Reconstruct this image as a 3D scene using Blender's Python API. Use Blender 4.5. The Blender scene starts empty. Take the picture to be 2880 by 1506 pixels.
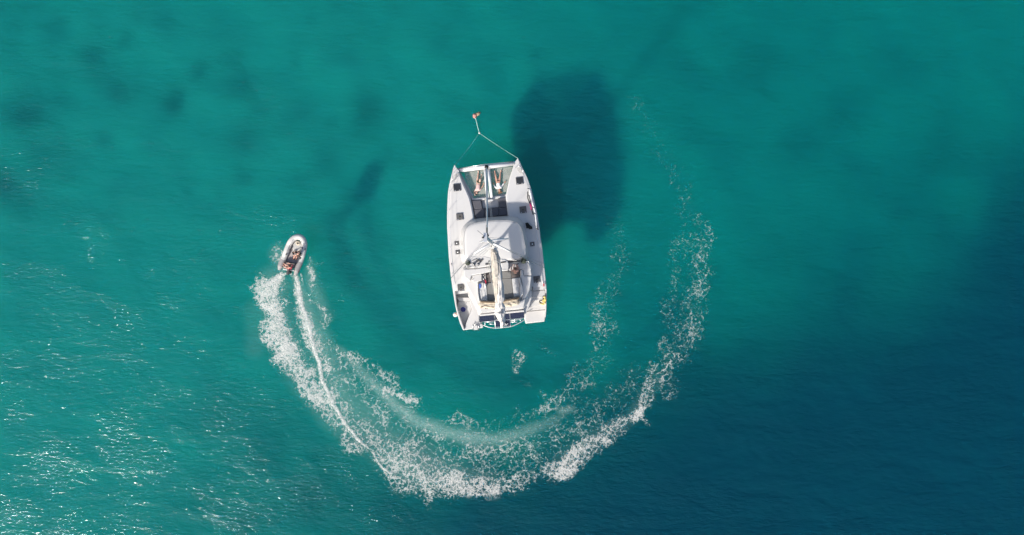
import bpy, bmesh, math, random
import numpy as np
from mathutils import Vector, Matrix, noise as mnoise

random.seed(7)
rng = np.random.default_rng(11)
C = bpy.context.scene.collection
R = math.radians

# ------------------------------------------------------------------ camera, sky, sun, exposure
H = 57.0                       # drone height over the water, metres
S = 0.0255                     # metres per photo pixel on the water plane
cam_d = bpy.data.cameras.new("camera")
cam = bpy.data.objects.new("camera", cam_d); C.objects.link(cam)
cam.location = (0, 0, H); cam.rotation_euler = (0, 0, 0)
cam_d.sensor_width = 36; cam_d.lens = 18 / (1440 * S / H)
cam_d.clip_start = 1; cam_d.clip_end = 3000
sc = bpy.context.scene
sc.camera = cam

SUN_EL = 34.0
SUN_AZ = (0.62, 0.785)         # ground direction the shadows fall in
w = bpy.data.worlds.new("World"); sc.world = w; w.use_nodes = True
nt = w.node_tree; nt.nodes.clear()
wo = nt.nodes.new("ShaderNodeOutputWorld"); bg = nt.nodes.new("ShaderNodeBackground")
sky = nt.nodes.new("ShaderNodeTexSky"); sky.sky_type = 'NISHITA'; sky.sun_disc = False; sky.dust_density = 2.5; sky.ozone_density = 1.0
sky.sun_elevation = R(SUN_EL); sky.sun_rotation = math.atan2(-SUN_AZ[0], -SUN_AZ[1])
bg.inputs[1].default_value = 0.10
nt.links.new(sky.outputs[0], bg.inputs[0]); nt.links.new(bg.outputs[0], wo.inputs[0])
sl = bpy.data.lights.new("sun", 'SUN'); so = bpy.data.objects.new("sun", sl); C.objects.link(so)
sl.energy = 3.25; sl.angle = R(3.0); sl.color = (1.0, 0.94, 0.87)
ce = math.cos(R(SUN_EL))
so.rotation_euler = Vector((SUN_AZ[0] * ce, SUN_AZ[1] * ce, -math.sin(R(SUN_EL)))).to_track_quat('-Z', 'Y').to_euler()
so.location = (-30, -40, 60)
sc.view_settings.view_transform = 'Standard'; sc.view_settings.look = 'None'
sc.view_settings.exposure = 0.74; sc.view_settings.gamma = 1
sc.cycles.use_denoising = True
sc.cycles.use_adaptive_sampling = False
sc.cycles.sampling_pattern = 'BLUE_NOISE'
sc.cycles.max_bounces = 8; sc.cycles.diffuse_bounces = 3; sc.cycles.glossy_bounces = 2
sc.cycles.transparent_max_bounces = 24; sc.cycles.volume_bounces = 2
sc.cycles.caustics_reflective = False; sc.cycles.caustics_refractive = False
sc.cycles.sample_clamp_indirect = 4

# ------------------------------------------------------------------ pixel -> metres
def P(u, v, z=0.0):
    k = S * (H - z) / H
    return Vector(((u - 1440) * k, (753 - v) * k, z))
def z1(X, Y, z): return P(1240 + X / 6.416, 430 + Y / 6.416, z)
def z2(X, Y, z): return P(1240 + X / 6.416, 600 + Y / 6.416, z)
def z3(X, Y, z): return P(1240 + X / 6.416, 730 + Y / 6.416, z)
def q6(X, Y, z): return P(1310 + X / 12.246, 460 + Y / 12.246, z)
def dg(X, Y, z): return P(750 + X / 8.417, 640 + Y / 8.417, z)
def bu(X, Y, z): return P(1270 + X / 7.486, 300 + Y / 7.486, z)

# ------------------------------------------------------------------ materials
def newmat(name):
    m = bpy.data.materials.new(name); m.use_nodes = True
    n = m.node_tree.nodes; n.clear()
    return m, n, m.node_tree.links
def mat(name, col, rough=0.5, var=0.06, scale=3.0, metal=0.0, bump=0.0, bscale=20.0, coat=0.0, dirt=None, dirt_amt=0.0):
    m, n, l = newmat(name)
    out = n.new("ShaderNodeOutputMaterial"); b = n.new("ShaderNodeBsdfPrincipled")
    tc = n.new("ShaderNodeTexCoord"); nz = n.new("ShaderNodeTexNoise")
    nz.inputs['Scale'].default_value = scale; nz.inputs['Detail'].default_value = 6; nz.inputs['Roughness'].default_value = .65
    mr = n.new("ShaderNodeMapRange"); mr.inputs[1].default_value = .3; mr.inputs[2].default_value = .7
    mr.inputs[3].default_value = 1 - var; mr.inputs[4].default_value = 1 + var
    vm = n.new("ShaderNodeVectorMath"); vm.operation = 'SCALE'; vm.inputs[0].default_value = col[:3]
    l.new(tc.outputs['Object'], nz.inputs['Vector']); l.new(nz.outputs[0], mr.inputs[0]); l.new(mr.outputs[0], vm.inputs['Scale'])
    src = vm.outputs[0]
    if dirt:
        n2 = n.new("ShaderNodeTexNoise"); n2.inputs['Scale'].default_value = scale * 2.7; n2.inputs['Detail'].default_value = 8
        m2 = n.new("ShaderNodeMapRange"); m2.inputs[1].default_value = .52; m2.inputs[2].default_value = .72
        m2.inputs[3].default_value = 0; m2.inputs[4].default_value = dirt_amt
        mx = n.new("ShaderNodeMix"); mx.data_type = 'RGBA'
        l.new(tc.outputs['Object'], n2.inputs['Vector']); l.new(n2.outputs[0], m2.inputs[0]); l.new(m2.outputs[0], mx.inputs[0])
        l.new(src, mx.inputs[6]); mx.inputs[7].default_value = (*dirt, 1); src = mx.outputs[2]
    l.new(src, b.inputs['Base Color'])
    b.inputs['Roughness'].default_value = rough; b.inputs['Metallic'].default_value = metal
    b.inputs['Coat Weight'].default_value = coat
    if bump:
        n3 = n.new("ShaderNodeTexNoise"); n3.inputs['Scale'].default_value = bscale; n3.inputs['Detail'].default_value = 4
        bp = n.new("ShaderNodeBump"); bp.inputs['Strength'].default_value = bump; bp.inputs['Distance'].default_value = .03
        l.new(tc.outputs['Object'], n3.inputs['Vector']); l.new(n3.outputs[0], bp.inputs['Height']); l.new(bp.outputs[0], b.inputs['Normal'])
    l.new(b.outputs[0], out.inputs[0])
    return m

M = {}
M['gel'] = mat('gelcoat', (.575, .567, .55), .35, .02, 1.2, coat=.2, dirt=(.6, .56, .5), dirt_amt=.10)
M['deck'] = mat('nonskid_deck', (.54, .53, .515), .7, .03, 2.0, dirt=(.6, .57, .53), dirt_amt=.18)
M['seam'] = mat('deck_seam', (.42, .42, .42), .6)
M['antifoul'] = mat('antifouling', (.05, .05, .07), .6)
M['alu'] = mat('aluminium', (.72, .73, .74), .35, .05, metal=.55)
M['steel'] = mat('stainless', (.7, .7, .7), .25, .05, metal=.9)
M['spar'] = mat('white_spar', (.74, .74, .73), .35, .03)
M['navy'] = mat('navy_cushion', (.085, .086, .10), .8, .12, 6, bump=.4, bscale=8)
M['greycush'] = mat('grey_cushion', (.20, .197, .185), .85, .06, 5, bump=.4, bscale=6)
M['browncush'] = mat('brown_cushion', (.13, .11, .10), .85, .1, 5)
M['glass'] = mat('tinted_acrylic', (.03, .032, .035), .12, .1, coat=.5)
M['hatchframe'] = mat('hatch_frame', (.10, .10, .10), .4)
M['hatchgrey'] = mat('dusty_acrylic', (.11, .105, .10), .3, .15, 9)
M['black'] = mat('black_plastic', (.02, .02, .02), .5, .2)
M['darkgrey'] = mat('dark_grey_plastic', (.075, .075, .075), .45, .15)
M['greydisc'] = mat('dark_green_cover', (.035, .045, .03), .8, .3, 8)
M['sail'] = mat('sailcloth', (.70, .665, .615), .75, .08, 4, bump=.5, bscale=7, dirt=(.6, .55, .46), dirt_amt=.4)
M['tan'] = mat('tan_canvas', (.50, .455, .385), .85, .14, 5, bump=.6, bscale=9)
M['cream'] = mat('cream_canvas', (.62, .55, .43), .85, .12, 6, bump=.6, bscale=12, dirt=(.25, .18, .09), dirt_amt=.45)
M['tandark'] = mat('brown_canvas', (.20, .15, .10), .85, .15, 6)
M['rope'] = mat('rope', (.62, .62, .58), .8, .12, 30)
M['wetrope'] = mat('wet_rope', (.36, .56, .50), .7, .25, 10)
M['redrope'] = mat('red_rope', (.5, .05, .07), .8, .2, 20)
M['shroud'] = mat('rigging_wire', (.30, .30, .31), .4, .1, metal=.4)
M['tube'] = mat('inflatable_tube', (.56, .55, .52), .55, .05, 4, dirt=(.36, .34, .31), dirt_amt=.3)
M['tubedark'] = mat('inflatable_tube_grey', (.30, .29, .285), .6, .06, 4)
M['rubber'] = mat('rubber', (.02, .02, .022), .7)
M['dfloor'] = mat('dinghy_floor', (.42, .38, .37), .75, .1, 12, bump=.3, bscale=40)
M['locker'] = mat('dinghy_locker', (.50, .49, .455), .5, .06, 5)
M['skin'] = mat('skin', (.52, .29, .215), .55, .06, 6)
M['skinpale'] = mat('skin_pale', (.58, .37, .29), .55, .06, 6)
M['hairdark'] = mat('hair_dark', (.035, .022, .018), .7, .3, 20)
M['hairbrown'] = mat('hair_brown', (.17, .085, .045), .7, .3, 20)
M['eye'] = mat('eye', (.02, .015, .012), .3)
M['white'] = mat('white_cloth', (.78, .77, .76), .85, .05, 8, bump=.4, bscale=20)
M['pinkcloth'] = mat('faded_pink_cloth', (.66, .47, .44), .85, .15, 14)
M['olive'] = mat('olive_cloth', (.035, .048, .03), .85, .15, 8)
M['red'] = mat('red_cloth', (.42, .02, .05), .8, .2, 10)
M['blackcloth'] = mat('black_cloth', (.018, .02, .018), .9, .3, 8, bump=.6, bscale=8)
M['magenta'] = mat('magenta_cloth', (.50, .03, .16), .85, .2, 12)
M['yellow'] = mat('yellow_plastic', (.72, .55, .17), .55, .1, 9)
M['blue'] = mat('blue_plastic', (.03, .035, .20), .4, .15, 12)
M['bluebright'] = mat('blue_towel', (.07, .13, .42), .8, .2, 12)
M['buoyred'] = mat('faded_red_float', (.48, .22, .19), .6, .3, 9, dirt=(.4, .35, .25), dirt_amt=.6)
M['buoytan'] = mat('weedy_float', (.48, .36, .23), .8, .35, 9, bump=.8, bscale=14)
M['fender'] = mat('fender_vinyl', (.75, .72, .68), .4, .08)
M['fenderpink'] = mat('fender_rust', (.52, .33, .26), .6, .25, 9)
M['slotshade'] = mat('painted_slot_shade', (.13, .11, .13), .6)  # flat dark tone that paints the shade inside the aft slot

def solar_mat():
    m, n, l = newmat('solar_cells')
    out = n.new("ShaderNodeOutputMaterial"); b = n.new("ShaderNodeBsdfPrincipled")
    tc = n.new("ShaderNodeTexCoord"); br = n.new("ShaderNodeTexBrick")
    mp = n.new("ShaderNodeMapping"); mp.inputs['Rotation'].default_value = (0, 0, R(-6))
    br.offset = 0; br.inputs['Scale'].default_value = 1; br.inputs['Brick Width'].default_value = .125; br.inputs['Row Height'].default_value = .125
    br.inputs['Mortar Size'].default_value = .005
    br.inputs['Color1'].default_value = (.018, .024, .05, 1); br.inputs['Color2'].default_value = (.024, .03, .06, 1); br.inputs['Mortar'].default_value = (.07, .08, .11, 1)
    l.new(tc.outputs['Object'], mp.inputs[0]); l.new(mp.outputs[0], br.inputs['Vector']); l.new(br.outputs[0], b.inputs['Base Color'])
    b.inputs['Roughness'].default_value = .2
    l.new(b.outputs[0], out.inputs[0]); return m
M['solar'] = solar_mat()

def net_mat():
    m, n, l = newmat('trampoline_net')
    out = n.new("ShaderNodeOutputMaterial"); b = n.new("ShaderNodeBsdfDiffuse"); t = n.new("ShaderNodeBsdfTransparent")
    tc = n.new("ShaderNodeTexCoord"); nz = n.new("ShaderNodeTexNoise"); nz.inputs['Scale'].default_value = 2.2; nz.inputs['Detail'].default_value = 6
    mr = n.new("ShaderNodeMapRange"); mr.inputs[1].default_value = .3; mr.inputs[2].default_value = .7; mr.inputs[3].default_value = .30; mr.inputs[4].default_value = .50
    mx = n.new("ShaderNodeMixShader"); b.inputs[0].default_value = (.50, .49, .46, 1)
    l.new(tc.outputs['Object'], nz.inputs['Vector']); l.new(nz.outputs[0], mr.inputs[0]); l.new(mr.outputs[0], mx.inputs[0])
    l.new(t.outputs[0], mx.inputs[1]); l.new(b.outputs[0], mx.inputs[2]); l.new(mx.outputs[0], out.inputs[0]); return m
M['net'] = net_mat()

# ------------------------------------------------------------------ object helpers
def tag(o, label=None, cat=None, group=None, kind=None):
    if label: o['label'] = label
    if cat: o['category'] = cat
    if group: o['group'] = group
    if kind: o['kind'] = kind
    return o
def empty(name, loc, label, cat, group=None):
    o = bpy.data.objects.new(name, None); C.objects.link(o); o.location = loc
    o.empty_display_size = .3
    return tag(o, label, cat, group)
def origin_of(p):
    v = Vector((0, 0, 0))
    while p is not None:
        v += p.location; p = p.parent
    return v
class MB:
    """collects shapes in world coordinates and links them as ONE mesh"""
    def __init__(s): s.v = []; s.f = []; s.mi = []; s.cur = 0; s.isl = []
    def add(s, vs, fs):
        b = len(s.v); s.isl.append((b, len(s.f), len(vs), len(fs))); s.v += [Vector(x) for x in vs]; s.f += [[i + b for i in f] for f in fs]; s.mi += [s.cur] * len(fs); return s
    def slab(s, top, thick, flare=0.0):
        n = len(top); top = [Vector(p) for p in top]
        area = sum(top[i].x * top[(i + 1) % n].y - top[(i + 1) % n].x * top[i].y for i in range(n))
        if area < 0: top = top[::-1]
        c = sum(top, Vector()) / n
        bot = [p + (p - c).normalized() * flare - Vector((0, 0, thick)) for p in top]
        return s.add(top + bot, [list(range(n)), list(range(2 * n - 1, n - 1, -1))] + [[i + n, (i + 1) % n + n, (i + 1) % n, i] for i in range(n)])
    def tube(s, pts, r, seg=8, caps=True):
        pts = [Vector(p) for p in pts]; n = len(pts)
        rs = r if isinstance(r, (list, tuple)) else [r] * n
        vs, fs = [], []; up = None
        for i, p in enumerate(pts):
            d = (pts[min(i + 1, n - 1)] - pts[max(i - 1, 0)]).normalized()
            if up is None: up = d.orthogonal().normalized()
            up = (up - d * up.dot(d)).normalized(); sd = d.cross(up)
            for k in range(seg):
                a = 2 * math.pi * k / seg
                vs.append(p + (up * math.cos(a) + sd * math.sin(a)) * rs[i])
        for i in range(n - 1):
            for k in range(seg):
                k2 = (k + 1) % seg
                fs.append([i * seg + k, i * seg + k2, (i + 1) * seg + k2, (i + 1) * seg + k])
        if caps: fs.append(list(range(seg))[::-1]); fs.append([(n - 1) * seg + k for k in range(seg)])
        return s.add(vs, fs)
    def loft(s, rings, cap0=True, cap1=True):
        n = len(rings[0]); vs = [p for r in rings for p in r]; fs = []
        for i in range(len(rings) - 1):
            for k in range(n):
                k2 = (k + 1) % n; fs.append([i * n + k, i * n + k2, (i + 1) * n + k2, (i + 1) * n + k])
        if cap0: fs.append(list(range(n))[::-1])
        if cap1: fs.append([(len(rings) - 1) * n + k for k in range(n)])
        return s.add(vs, fs)
    def lathe(s, c, prof, seg=20):
        rings = [[Vector((c[0] + r * math.cos(2 * math.pi * k / seg), c[1] + r * math.sin(2 * math.pi * k / seg), c[2] + z)) for k in range(seg)] for r, z in prof]
        return s.loft(rings)
    def blob(s, c, rad, rot=0, amp=0.0, seed=0, nu=14, nv=9):
        rings = []; c = Vector(c)
        for i in range(1, nv):
            t = math.pi * i / nv; ring = []
            for k in range(nu):
                a = 2 * math.pi * k / nu
                d = Vector((math.sin(t) * math.cos(a), math.sin(t) * math.sin(a), -math.cos(t)))
                g = 1 + amp * mnoise.noise(d * 2.3 + Vector((seed, 0, 0)))
                p = Vector((d.x * rad[0] * g, d.y * rad[1] * g, d.z * rad[2] * g)); p.rotate(Matrix.Rotation(rot, 3, 'Z'))
                ring.append(c + p)
            rings.append(ring)
        return s.loft(rings)
    def build_each(s, name, m, parent=None, **kw):
        """every shape added becomes an object of its own"""
        for b, f0, nv, nf in s.isl:
            q = MB(); q.v = s.v[b:b + nv]; q.f = [[i - b for i in f] for f in s.f[f0:f0 + nf]]; q.mi = s.mi[f0:f0 + nf]; q.build(name, m, parent, **kw)
    def build(s, name, m, parent=None, smooth=False, bevel=0.0, bseg=2, recalc=True):
        me = bpy.data.meshes.new(name); off = origin_of(parent) if parent else Vector((0, 0, 0))
        me.from_pydata([p - off for p in s.v], [], s.f)
        for mm in (m if isinstance(m, (list, tuple)) else [m]): me.materials.append(mm)
        me.polygons.foreach_set('material_index', s.mi)
        if recalc:
            b = bmesh.new(); b.from_mesh(me); bmesh.ops.recalc_face_normals(b, faces=b.faces); b.to_mesh(me); b.free()
        if smooth: me.polygons.foreach_set('use_smooth', [True] * len(me.polygons))
        o = bpy.data.objects.new(name, me); C.objects.link(o)
        if parent: o.parent = parent
        if bevel:
            bm = o.modifiers.new('bevel', 'BEVEL'); bm.width = bevel; bm.segments = bseg; bm.limit_method = 'ANGLE'; bm.angle_limit = R(35)
            me.polygons.foreach_set('use_smooth', [True] * len(me.polygons))
            bm.harden_normals = True
        return o
def top_obj(name, mb, m, label, cat, group=None, kind=None, base=None, **kw):
    """a thing that is one mesh: its origin at its base"""
    off = Vector(base) if base is not None else Vector((sum(p.x for p in mb.v) / len(mb.v), sum(p.y for p in mb.v) / len(mb.v), min(p.z for p in mb.v)))
    mb.v = [p - off for p in mb.v]
    o = mb.build(name, m, None, **kw); o.location = off
    return tag(o, label, cat, group, kind)

def lerp_poly(poly, t):
    """poly: [(key, val)...] sorted by key"""
    ks = [p[0] for p in poly]; vs = [p[1] for p in poly]
    return float(np.interp(t, ks, vs))
def smooth_curve(pts, n=6):
    pts = [Vector(p) for p in pts]; out = []
    for i in range(len(pts) - 1):
        p0 = pts[max(i - 1, 0)]; p1 = pts[i]; p2 = pts[i + 1]; p3 = pts[min(i + 2, len(pts) - 1)]
        for k in range(n):
            t = k / n
            out.append(.5 * ((2 * p1) + (p2 - p0) * t + (2 * p0 - 5 * p1 + 4 * p2 - p3) * t * t + (3 * p1 - p0 - 3 * p2 + p3) * t ** 3))
    out.append(pts[-1]); return out

# ------------------------------------------------------------------ sea: waves, water body, bed
_waves = []
_r = np.random.default_rng(5)
for i in range(70):
    L = 0.7 * (9.0 / 0.7) ** (_r.random() ** 1.5)
    ang = R(-118) + _r.normal(0, .55)            # crests run from upper left to lower right, sun side facing
    k = 2 * math.pi / L
    _waves.append((k * math.cos(ang), k * math.sin(ang), _r.random() * 6.283, 0.0085 * L ** .85 * (.5 + _r.random())))
def wave(x, y):
    x = np.asarray(x, float); y = np.asarray(y, float); z = np.zeros(np.broadcast(x, y).shape)
    for kx, ky, ph, a in _waves:
        z += a * np.sin(kx * x + ky * y + ph)
    fade = np.clip(1.3 - np.maximum(np.abs(x) / 60, np.abs(y) / 45), 0, 1)
    return z * .10 * fade
def wz(x, y): return float(wave(x, y))

def grid_axis(half, step, far):
    a = list(np.arange(-half, half + step / 2, step)); g = step; out = []; x = half
    while x < far: g *= 1.5; x += g; out.append(x)
    return np.array([-t for t in out[::-1]] + a + out)
def mesh_from_grid(name, X, Y, Z, extra=None):
    ny, nx = X.shape
    me = bpy.data.meshes.new(name)
    co = np.stack([X, Y, Z], -1).reshape(-1, 3)
    idx = np.arange(nx * ny).reshape(ny, nx)
    q = np.stack([idx[:-1, :-1], idx[:-1, 1:], idx[1:, 1:], idx[1:, :-1]], -1).reshape(-1, 4)
    return me, co, q, idx
def fill_mesh(me, co, quads, ngons=()):
    nv = len(co); me.vertices.add(nv); me.vertices.foreach_set('co', co.astype(np.float32).ravel())
    ng = [list(g) for g in ngons]; loops = np.concatenate([quads.ravel()] + [np.array(g) for g in ng]) if ng else quads.ravel()
    me.loops.add(len(loops)); me.loops.foreach_set('vertex_index', loops.astype(np.int32))
    st = list(np.arange(len(quads)) * 4); tot = [4] * len(quads); s = len(quads) * 4
    for g in ng: st.append(s); tot.append(len(g)); s += len(g)
    me.polygons.add(len(st)); me.polygons.foreach_set('loop_start', np.array(st, np.int32))
    try: me.polygons.foreach_set('loop_total', np.array(tot, np.int32))
    except Exception: pass
    me.update(calc_edges=True); me.validate()
    me.polygons.foreach_set('use_smooth', [True] * len(me.polygons))

def vnoise(x, y, f, seed=0):
    """cheap smooth value noise with numpy"""
    x = x * f + seed * 17.3; y = y * f + seed * 9.1
    xi = np.floor(x).astype(int); yi = np.floor(y).astype(int); fx = x - xi; fy = y - yi
    fx = fx * fx * (3 - 2 * fx); fy = fy * fy * (3 - 2 * fy)
    def h(a, b):
        n = (a * 374761393 + b * 668265263 + seed * 982451653) & 0x7fffffff
        n = ((n ^ (n >> 13)) * 1274126177) & 0x7fffffff
        return ((n ^ (n >> 16)) & 0xffff) / 65535.0
    return (h(xi, yi) * (1 - fx) + h(xi + 1, yi) * fx) * (1 - fy) + (h(xi, yi + 1) * (1 - fx) + h(xi + 1, yi + 1) * fx) * fy
def fbm(x, y, f, seed=0, o=4):
    t = 0; a = .5; s = 0
    for i in range(o): t = t + a * vnoise(x, y, f, seed + i); s += a; a *= .5; f *= 2.03
    return t / s

BED = -4.2
def water_material():
    m, n, l = newmat('sea_water')
    out = n.new("ShaderNodeOutputMaterial")
    tc = n.new("ShaderNodeTexCoord")
    def bumptex(scale, sx, sy, rot, detail, rough=.6):
        mp = n.new("ShaderNodeMapping"); mp.inputs['Rotation'].default_value = (0, 0, R(rot)); mp.inputs['Scale'].default_value = (sx, sy, 1)
        nz = n.new("ShaderNodeTexNoise"); nz.inputs['Scale'].default_value = scale; nz.inputs['Detail'].default_value = detail; nz.inputs['Roughness'].default_value = rough
        nz.inputs['Distortion'].default_value = .4
        l.new(tc.outputs['Object'], mp.inputs[0]); l.new(mp.outputs[0], nz.inputs['Vector']); return nz.outputs[0]
    a = bumptex(4.4, .40, 1.2, 20, 3, .62); c = bumptex(.22, .7, 1, -20, 3)
    b1 = n.new("ShaderNodeBump"); b1.inputs['Distance'].default_value = .053; b1.inputs['Strength'].default_value = 1
    # gusts: the ripple height changes over the sea
    g = n.new("ShaderNodeMapRange"); g.inputs[1].default_value = .35; g.inputs[2].default_value = .65; g.inputs[3].default_value = .5; g.inputs[4].default_value = 1.25
    mul = n.new("ShaderNodeMath"); mul.operation = 'MULTIPLY'
    l.new(c, g.inputs[0]); l.new(a, mul.inputs[0]); l.new(g.outputs[0], mul.inputs[1])
    sw = bumptex(.75, .45, 1.1, 26, 2, .5); sm_ = n.new("ShaderNodeMath"); sm_.operation = 'MULTIPLY_ADD'; sm_.inputs[1].default_value = 1.7
    l.new(sw, sm_.inputs[0]); l.new(mul.outputs[0], sm_.inputs[2]); l.new(sm_.outputs[0], b1.inputs['Height'])
    gl = n.new("ShaderNodeBsdfGlossy"); gl.distribution = 'BECKMANN'; gl.inputs['Roughness'].default_value = .11
    tr = n.new("ShaderNodeBsdfTransparent"); tr.inputs[0].default_value = (1, 1, 1, 1)
    df = n.new("ShaderNodeBsdfDiffuse"); df.inputs[0].default_value = (.0, .10, .135, 1)
    fr = n.new("ShaderNodeFresnel"); fr.inputs[0].default_value = 1.33
    m1 = n.new("ShaderNodeMixShader"); m1.inputs[0].default_value = .20
    m2 = n.new("ShaderNodeMixShader")
    l.new(b1.outputs[0], gl.inputs['Normal']); b2 = n.new("ShaderNodeBump"); b2.inputs['Distance'].default_value = .30; l.new(sm_.outputs[0], b2.inputs['Height']); l.new(b2.outputs[0], df.inputs['Normal'])
    rf = n.new("ShaderNodeBsdfRefraction"); rf.inputs['IOR'].default_value = 1.18; rf.inputs['Roughness'].default_value = .9; l.new(b1.outputs[0], rf.inputs['Normal'])
    m0 = n.new("ShaderNodeMixShader"); m0.inputs[0].default_value = .66; l.new(tr.outputs[0], m0.inputs[1]); l.new(rf.outputs[0], m0.inputs[2])
    l.new(m0.outputs[0], m1.inputs[1]); l.new(df.outputs[0], m1.inputs[2])
    ge = n.new("ShaderNodeNewGeometry"); fm = n.new("ShaderNodeMix"); fm.data_type = 'FLOAT'   # straight rays from below must not meet total reflection
    l.new(ge.outputs['Backfacing'], fm.inputs[0]); l.new(fr.outputs[0], fm.inputs[2]); fm.inputs[3].default_value = .06
    l.new(fm.outputs[0], m2.inputs[0]); l.new(m1.outputs[0], m2.inputs[1]); l.new(gl.outputs[0], m2.inputs[2])
    l.new(m2.outputs[0], out.inputs['Surface'])
    vs = n.new("ShaderNodeVolumeScatter"); vs.inputs['Color'].default_value = (.0, .16, .36, 1); vs.inputs['Density'].default_value = .045; vs.inputs['Anisotropy'].default_value = .0
    va = n.new("ShaderNodeVolumeAbsorption"); va.inputs['Color'].default_value = (0, .922, .92, 1); va.inputs['Density'].default_value = .34
    ad = n.new("ShaderNodeAddShader"); l.new(vs.outputs[0], ad.inputs[0]); l.new(va.outputs[0], ad.inputs[1]); l.new(ad.outputs[0], out.inputs['Volume'])
    return m

def make_sea():
    xs = grid_axis(42, .2, 600); ys = grid_axis(24, .2, 600)
    X, Y = np.meshgrid(xs, ys); Z = wave(X, Y)
    me, co, q, idx = mesh_from_grid('water', X, Y, Z)
    border = list(idx[0, :]) + list(idx[1:, -1]) + list(idx[-1, -2::-1]) + list(idx[-2:0:-1, 0])
    nb = len(border); base = len(co); low = co[border].copy(); low[:, 2] = -40
    sk = np.array([[border[(i + 1) % nb], border[i], base + i, base + (i + 1) % nb] for i in range(nb)])
    co = np.concatenate([co, low]); q = np.concatenate([q, sk])
    fill_mesh(me, co, q, [[base + i for i in range(nb)][::-1]])
    me.materials.append(water_material())
    o = bpy.data.objects.new('water', me); C.objects.link(o); tag(o, kind='structure')
make_sea()

SPOTS = [(255,165,34,.9),(345,245,32,.7),(490,295,28,.95),(555,205,24,.9),(85,320,45,.9),(650,170,30,.5),(680,250,38,.6),(690,405,38,.6),
         (1035,320,42,.8),(690,510,20,.8),(140,435,50,.5),(20,525,40,.9),(165,85,30,.5),(390,50,18,.6),(355,125,20,.7),(725,315,22,.7),
         (850,500,24,.6),(930,450,45,.45),(75,565,40,.5),(1000,90,60,.25),(0,20,20,.8),(280,200,50,.4),(170,215,22,.5),(800,370,25,.4),
         (2400,300,60,.5),(2270,420,70,.4),(2150,180,80,.4),(2550,180,60,.35),(2250,700,80,.35),(2320,820,60,.35),(2700,420,90,.4),(2050,420,60,.25),
         (1130,1015,60,.35),(1450,1090,110,.45),(1600,1080,90,.3),(1260,1000,70,.3),(1800,1100,80,.35),(2000,1090,90,.4),
         (620,1180,90,.35),(760,1260,110,.6),(900,1400,140,.7),(560,1440,90,.5),(1120,1440,150,.7),(1330,1470,120,.6),(1020,1250,60,.5),(690,1490,80,.6),(1500,1440,130,.5)]
for _ in range(60):
    SPOTS.append((rng.uniform(0, 1250), rng.uniform(0, 620) ** 1.0, rng.uniform(9, 26), rng.uniform(.2, .6)))
for _ in range(50):
    SPOTS.append((rng.uniform(1250, 2880), rng.uniform(0, 1500), rng.uniform(18, 60), rng.uniform(.12, .35)))
def make_bed():
    xs = grid_axis(50, .5, 700); ys = grid_axis(32, .5, 700)
    X, Y = np.meshgrid(xs, ys)
    U = 1440 + X / (S * (H - BED) / H); V = 753 - Y / (S * (H - BED) / H)
    # a shelf that drops off toward the lower right of the view
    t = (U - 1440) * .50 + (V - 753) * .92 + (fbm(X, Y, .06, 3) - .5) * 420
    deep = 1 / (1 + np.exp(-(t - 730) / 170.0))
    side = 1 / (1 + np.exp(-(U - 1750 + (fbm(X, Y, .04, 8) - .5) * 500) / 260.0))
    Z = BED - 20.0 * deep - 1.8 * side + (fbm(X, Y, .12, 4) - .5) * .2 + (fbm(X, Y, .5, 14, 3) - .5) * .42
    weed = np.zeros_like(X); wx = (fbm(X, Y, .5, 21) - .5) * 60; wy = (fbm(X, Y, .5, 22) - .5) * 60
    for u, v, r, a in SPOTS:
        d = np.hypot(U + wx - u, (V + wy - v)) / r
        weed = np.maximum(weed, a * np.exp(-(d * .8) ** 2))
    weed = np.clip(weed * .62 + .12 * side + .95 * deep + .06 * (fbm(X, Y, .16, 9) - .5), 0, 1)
    me, co, q, idx = mesh_from_grid('seabed', X, Y, Z); fill_mesh(me, co, q)
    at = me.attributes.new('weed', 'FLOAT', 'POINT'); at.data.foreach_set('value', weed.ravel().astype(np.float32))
    m, n, l = newmat('seabed_sand')
    out = n.new("ShaderNodeOutputMaterial"); b = n.new("ShaderNodeBsdfDiffuse"); a = n.new("ShaderNodeAttribute"); a.attribute_name = 'weed'
    tc = n.new("ShaderNodeTexCoord"); nz = n.new("ShaderNodeTexNoise"); nz.inputs['Scale'].default_value = .9; nz.inputs['Detail'].default_value = 7; nz.inputs['Roughness'].default_value = .7
    mr = n.new("ShaderNodeMapRange"); mr.inputs[1].default_value = .3; mr.inputs[2].default_value = .7; mr.inputs[3].default_value = .7; mr.inputs[4].default_value = 1.3
    mm = n.new("ShaderNodeMath"); mm.operation = 'MULTIPLY'; mm.use_clamp = True
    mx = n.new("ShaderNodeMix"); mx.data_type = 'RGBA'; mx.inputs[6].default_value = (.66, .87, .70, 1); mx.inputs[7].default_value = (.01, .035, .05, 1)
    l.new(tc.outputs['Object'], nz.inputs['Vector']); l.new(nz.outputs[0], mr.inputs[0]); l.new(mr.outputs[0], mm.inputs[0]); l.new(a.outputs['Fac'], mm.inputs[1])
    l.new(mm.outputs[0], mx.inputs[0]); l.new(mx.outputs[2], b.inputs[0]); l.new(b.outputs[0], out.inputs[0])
    me.materials.append(m)
    o = bpy.data.objects.new('seabed', me); C.objects.link(o); tag(o, kind='structure')
make_bed()

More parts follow.
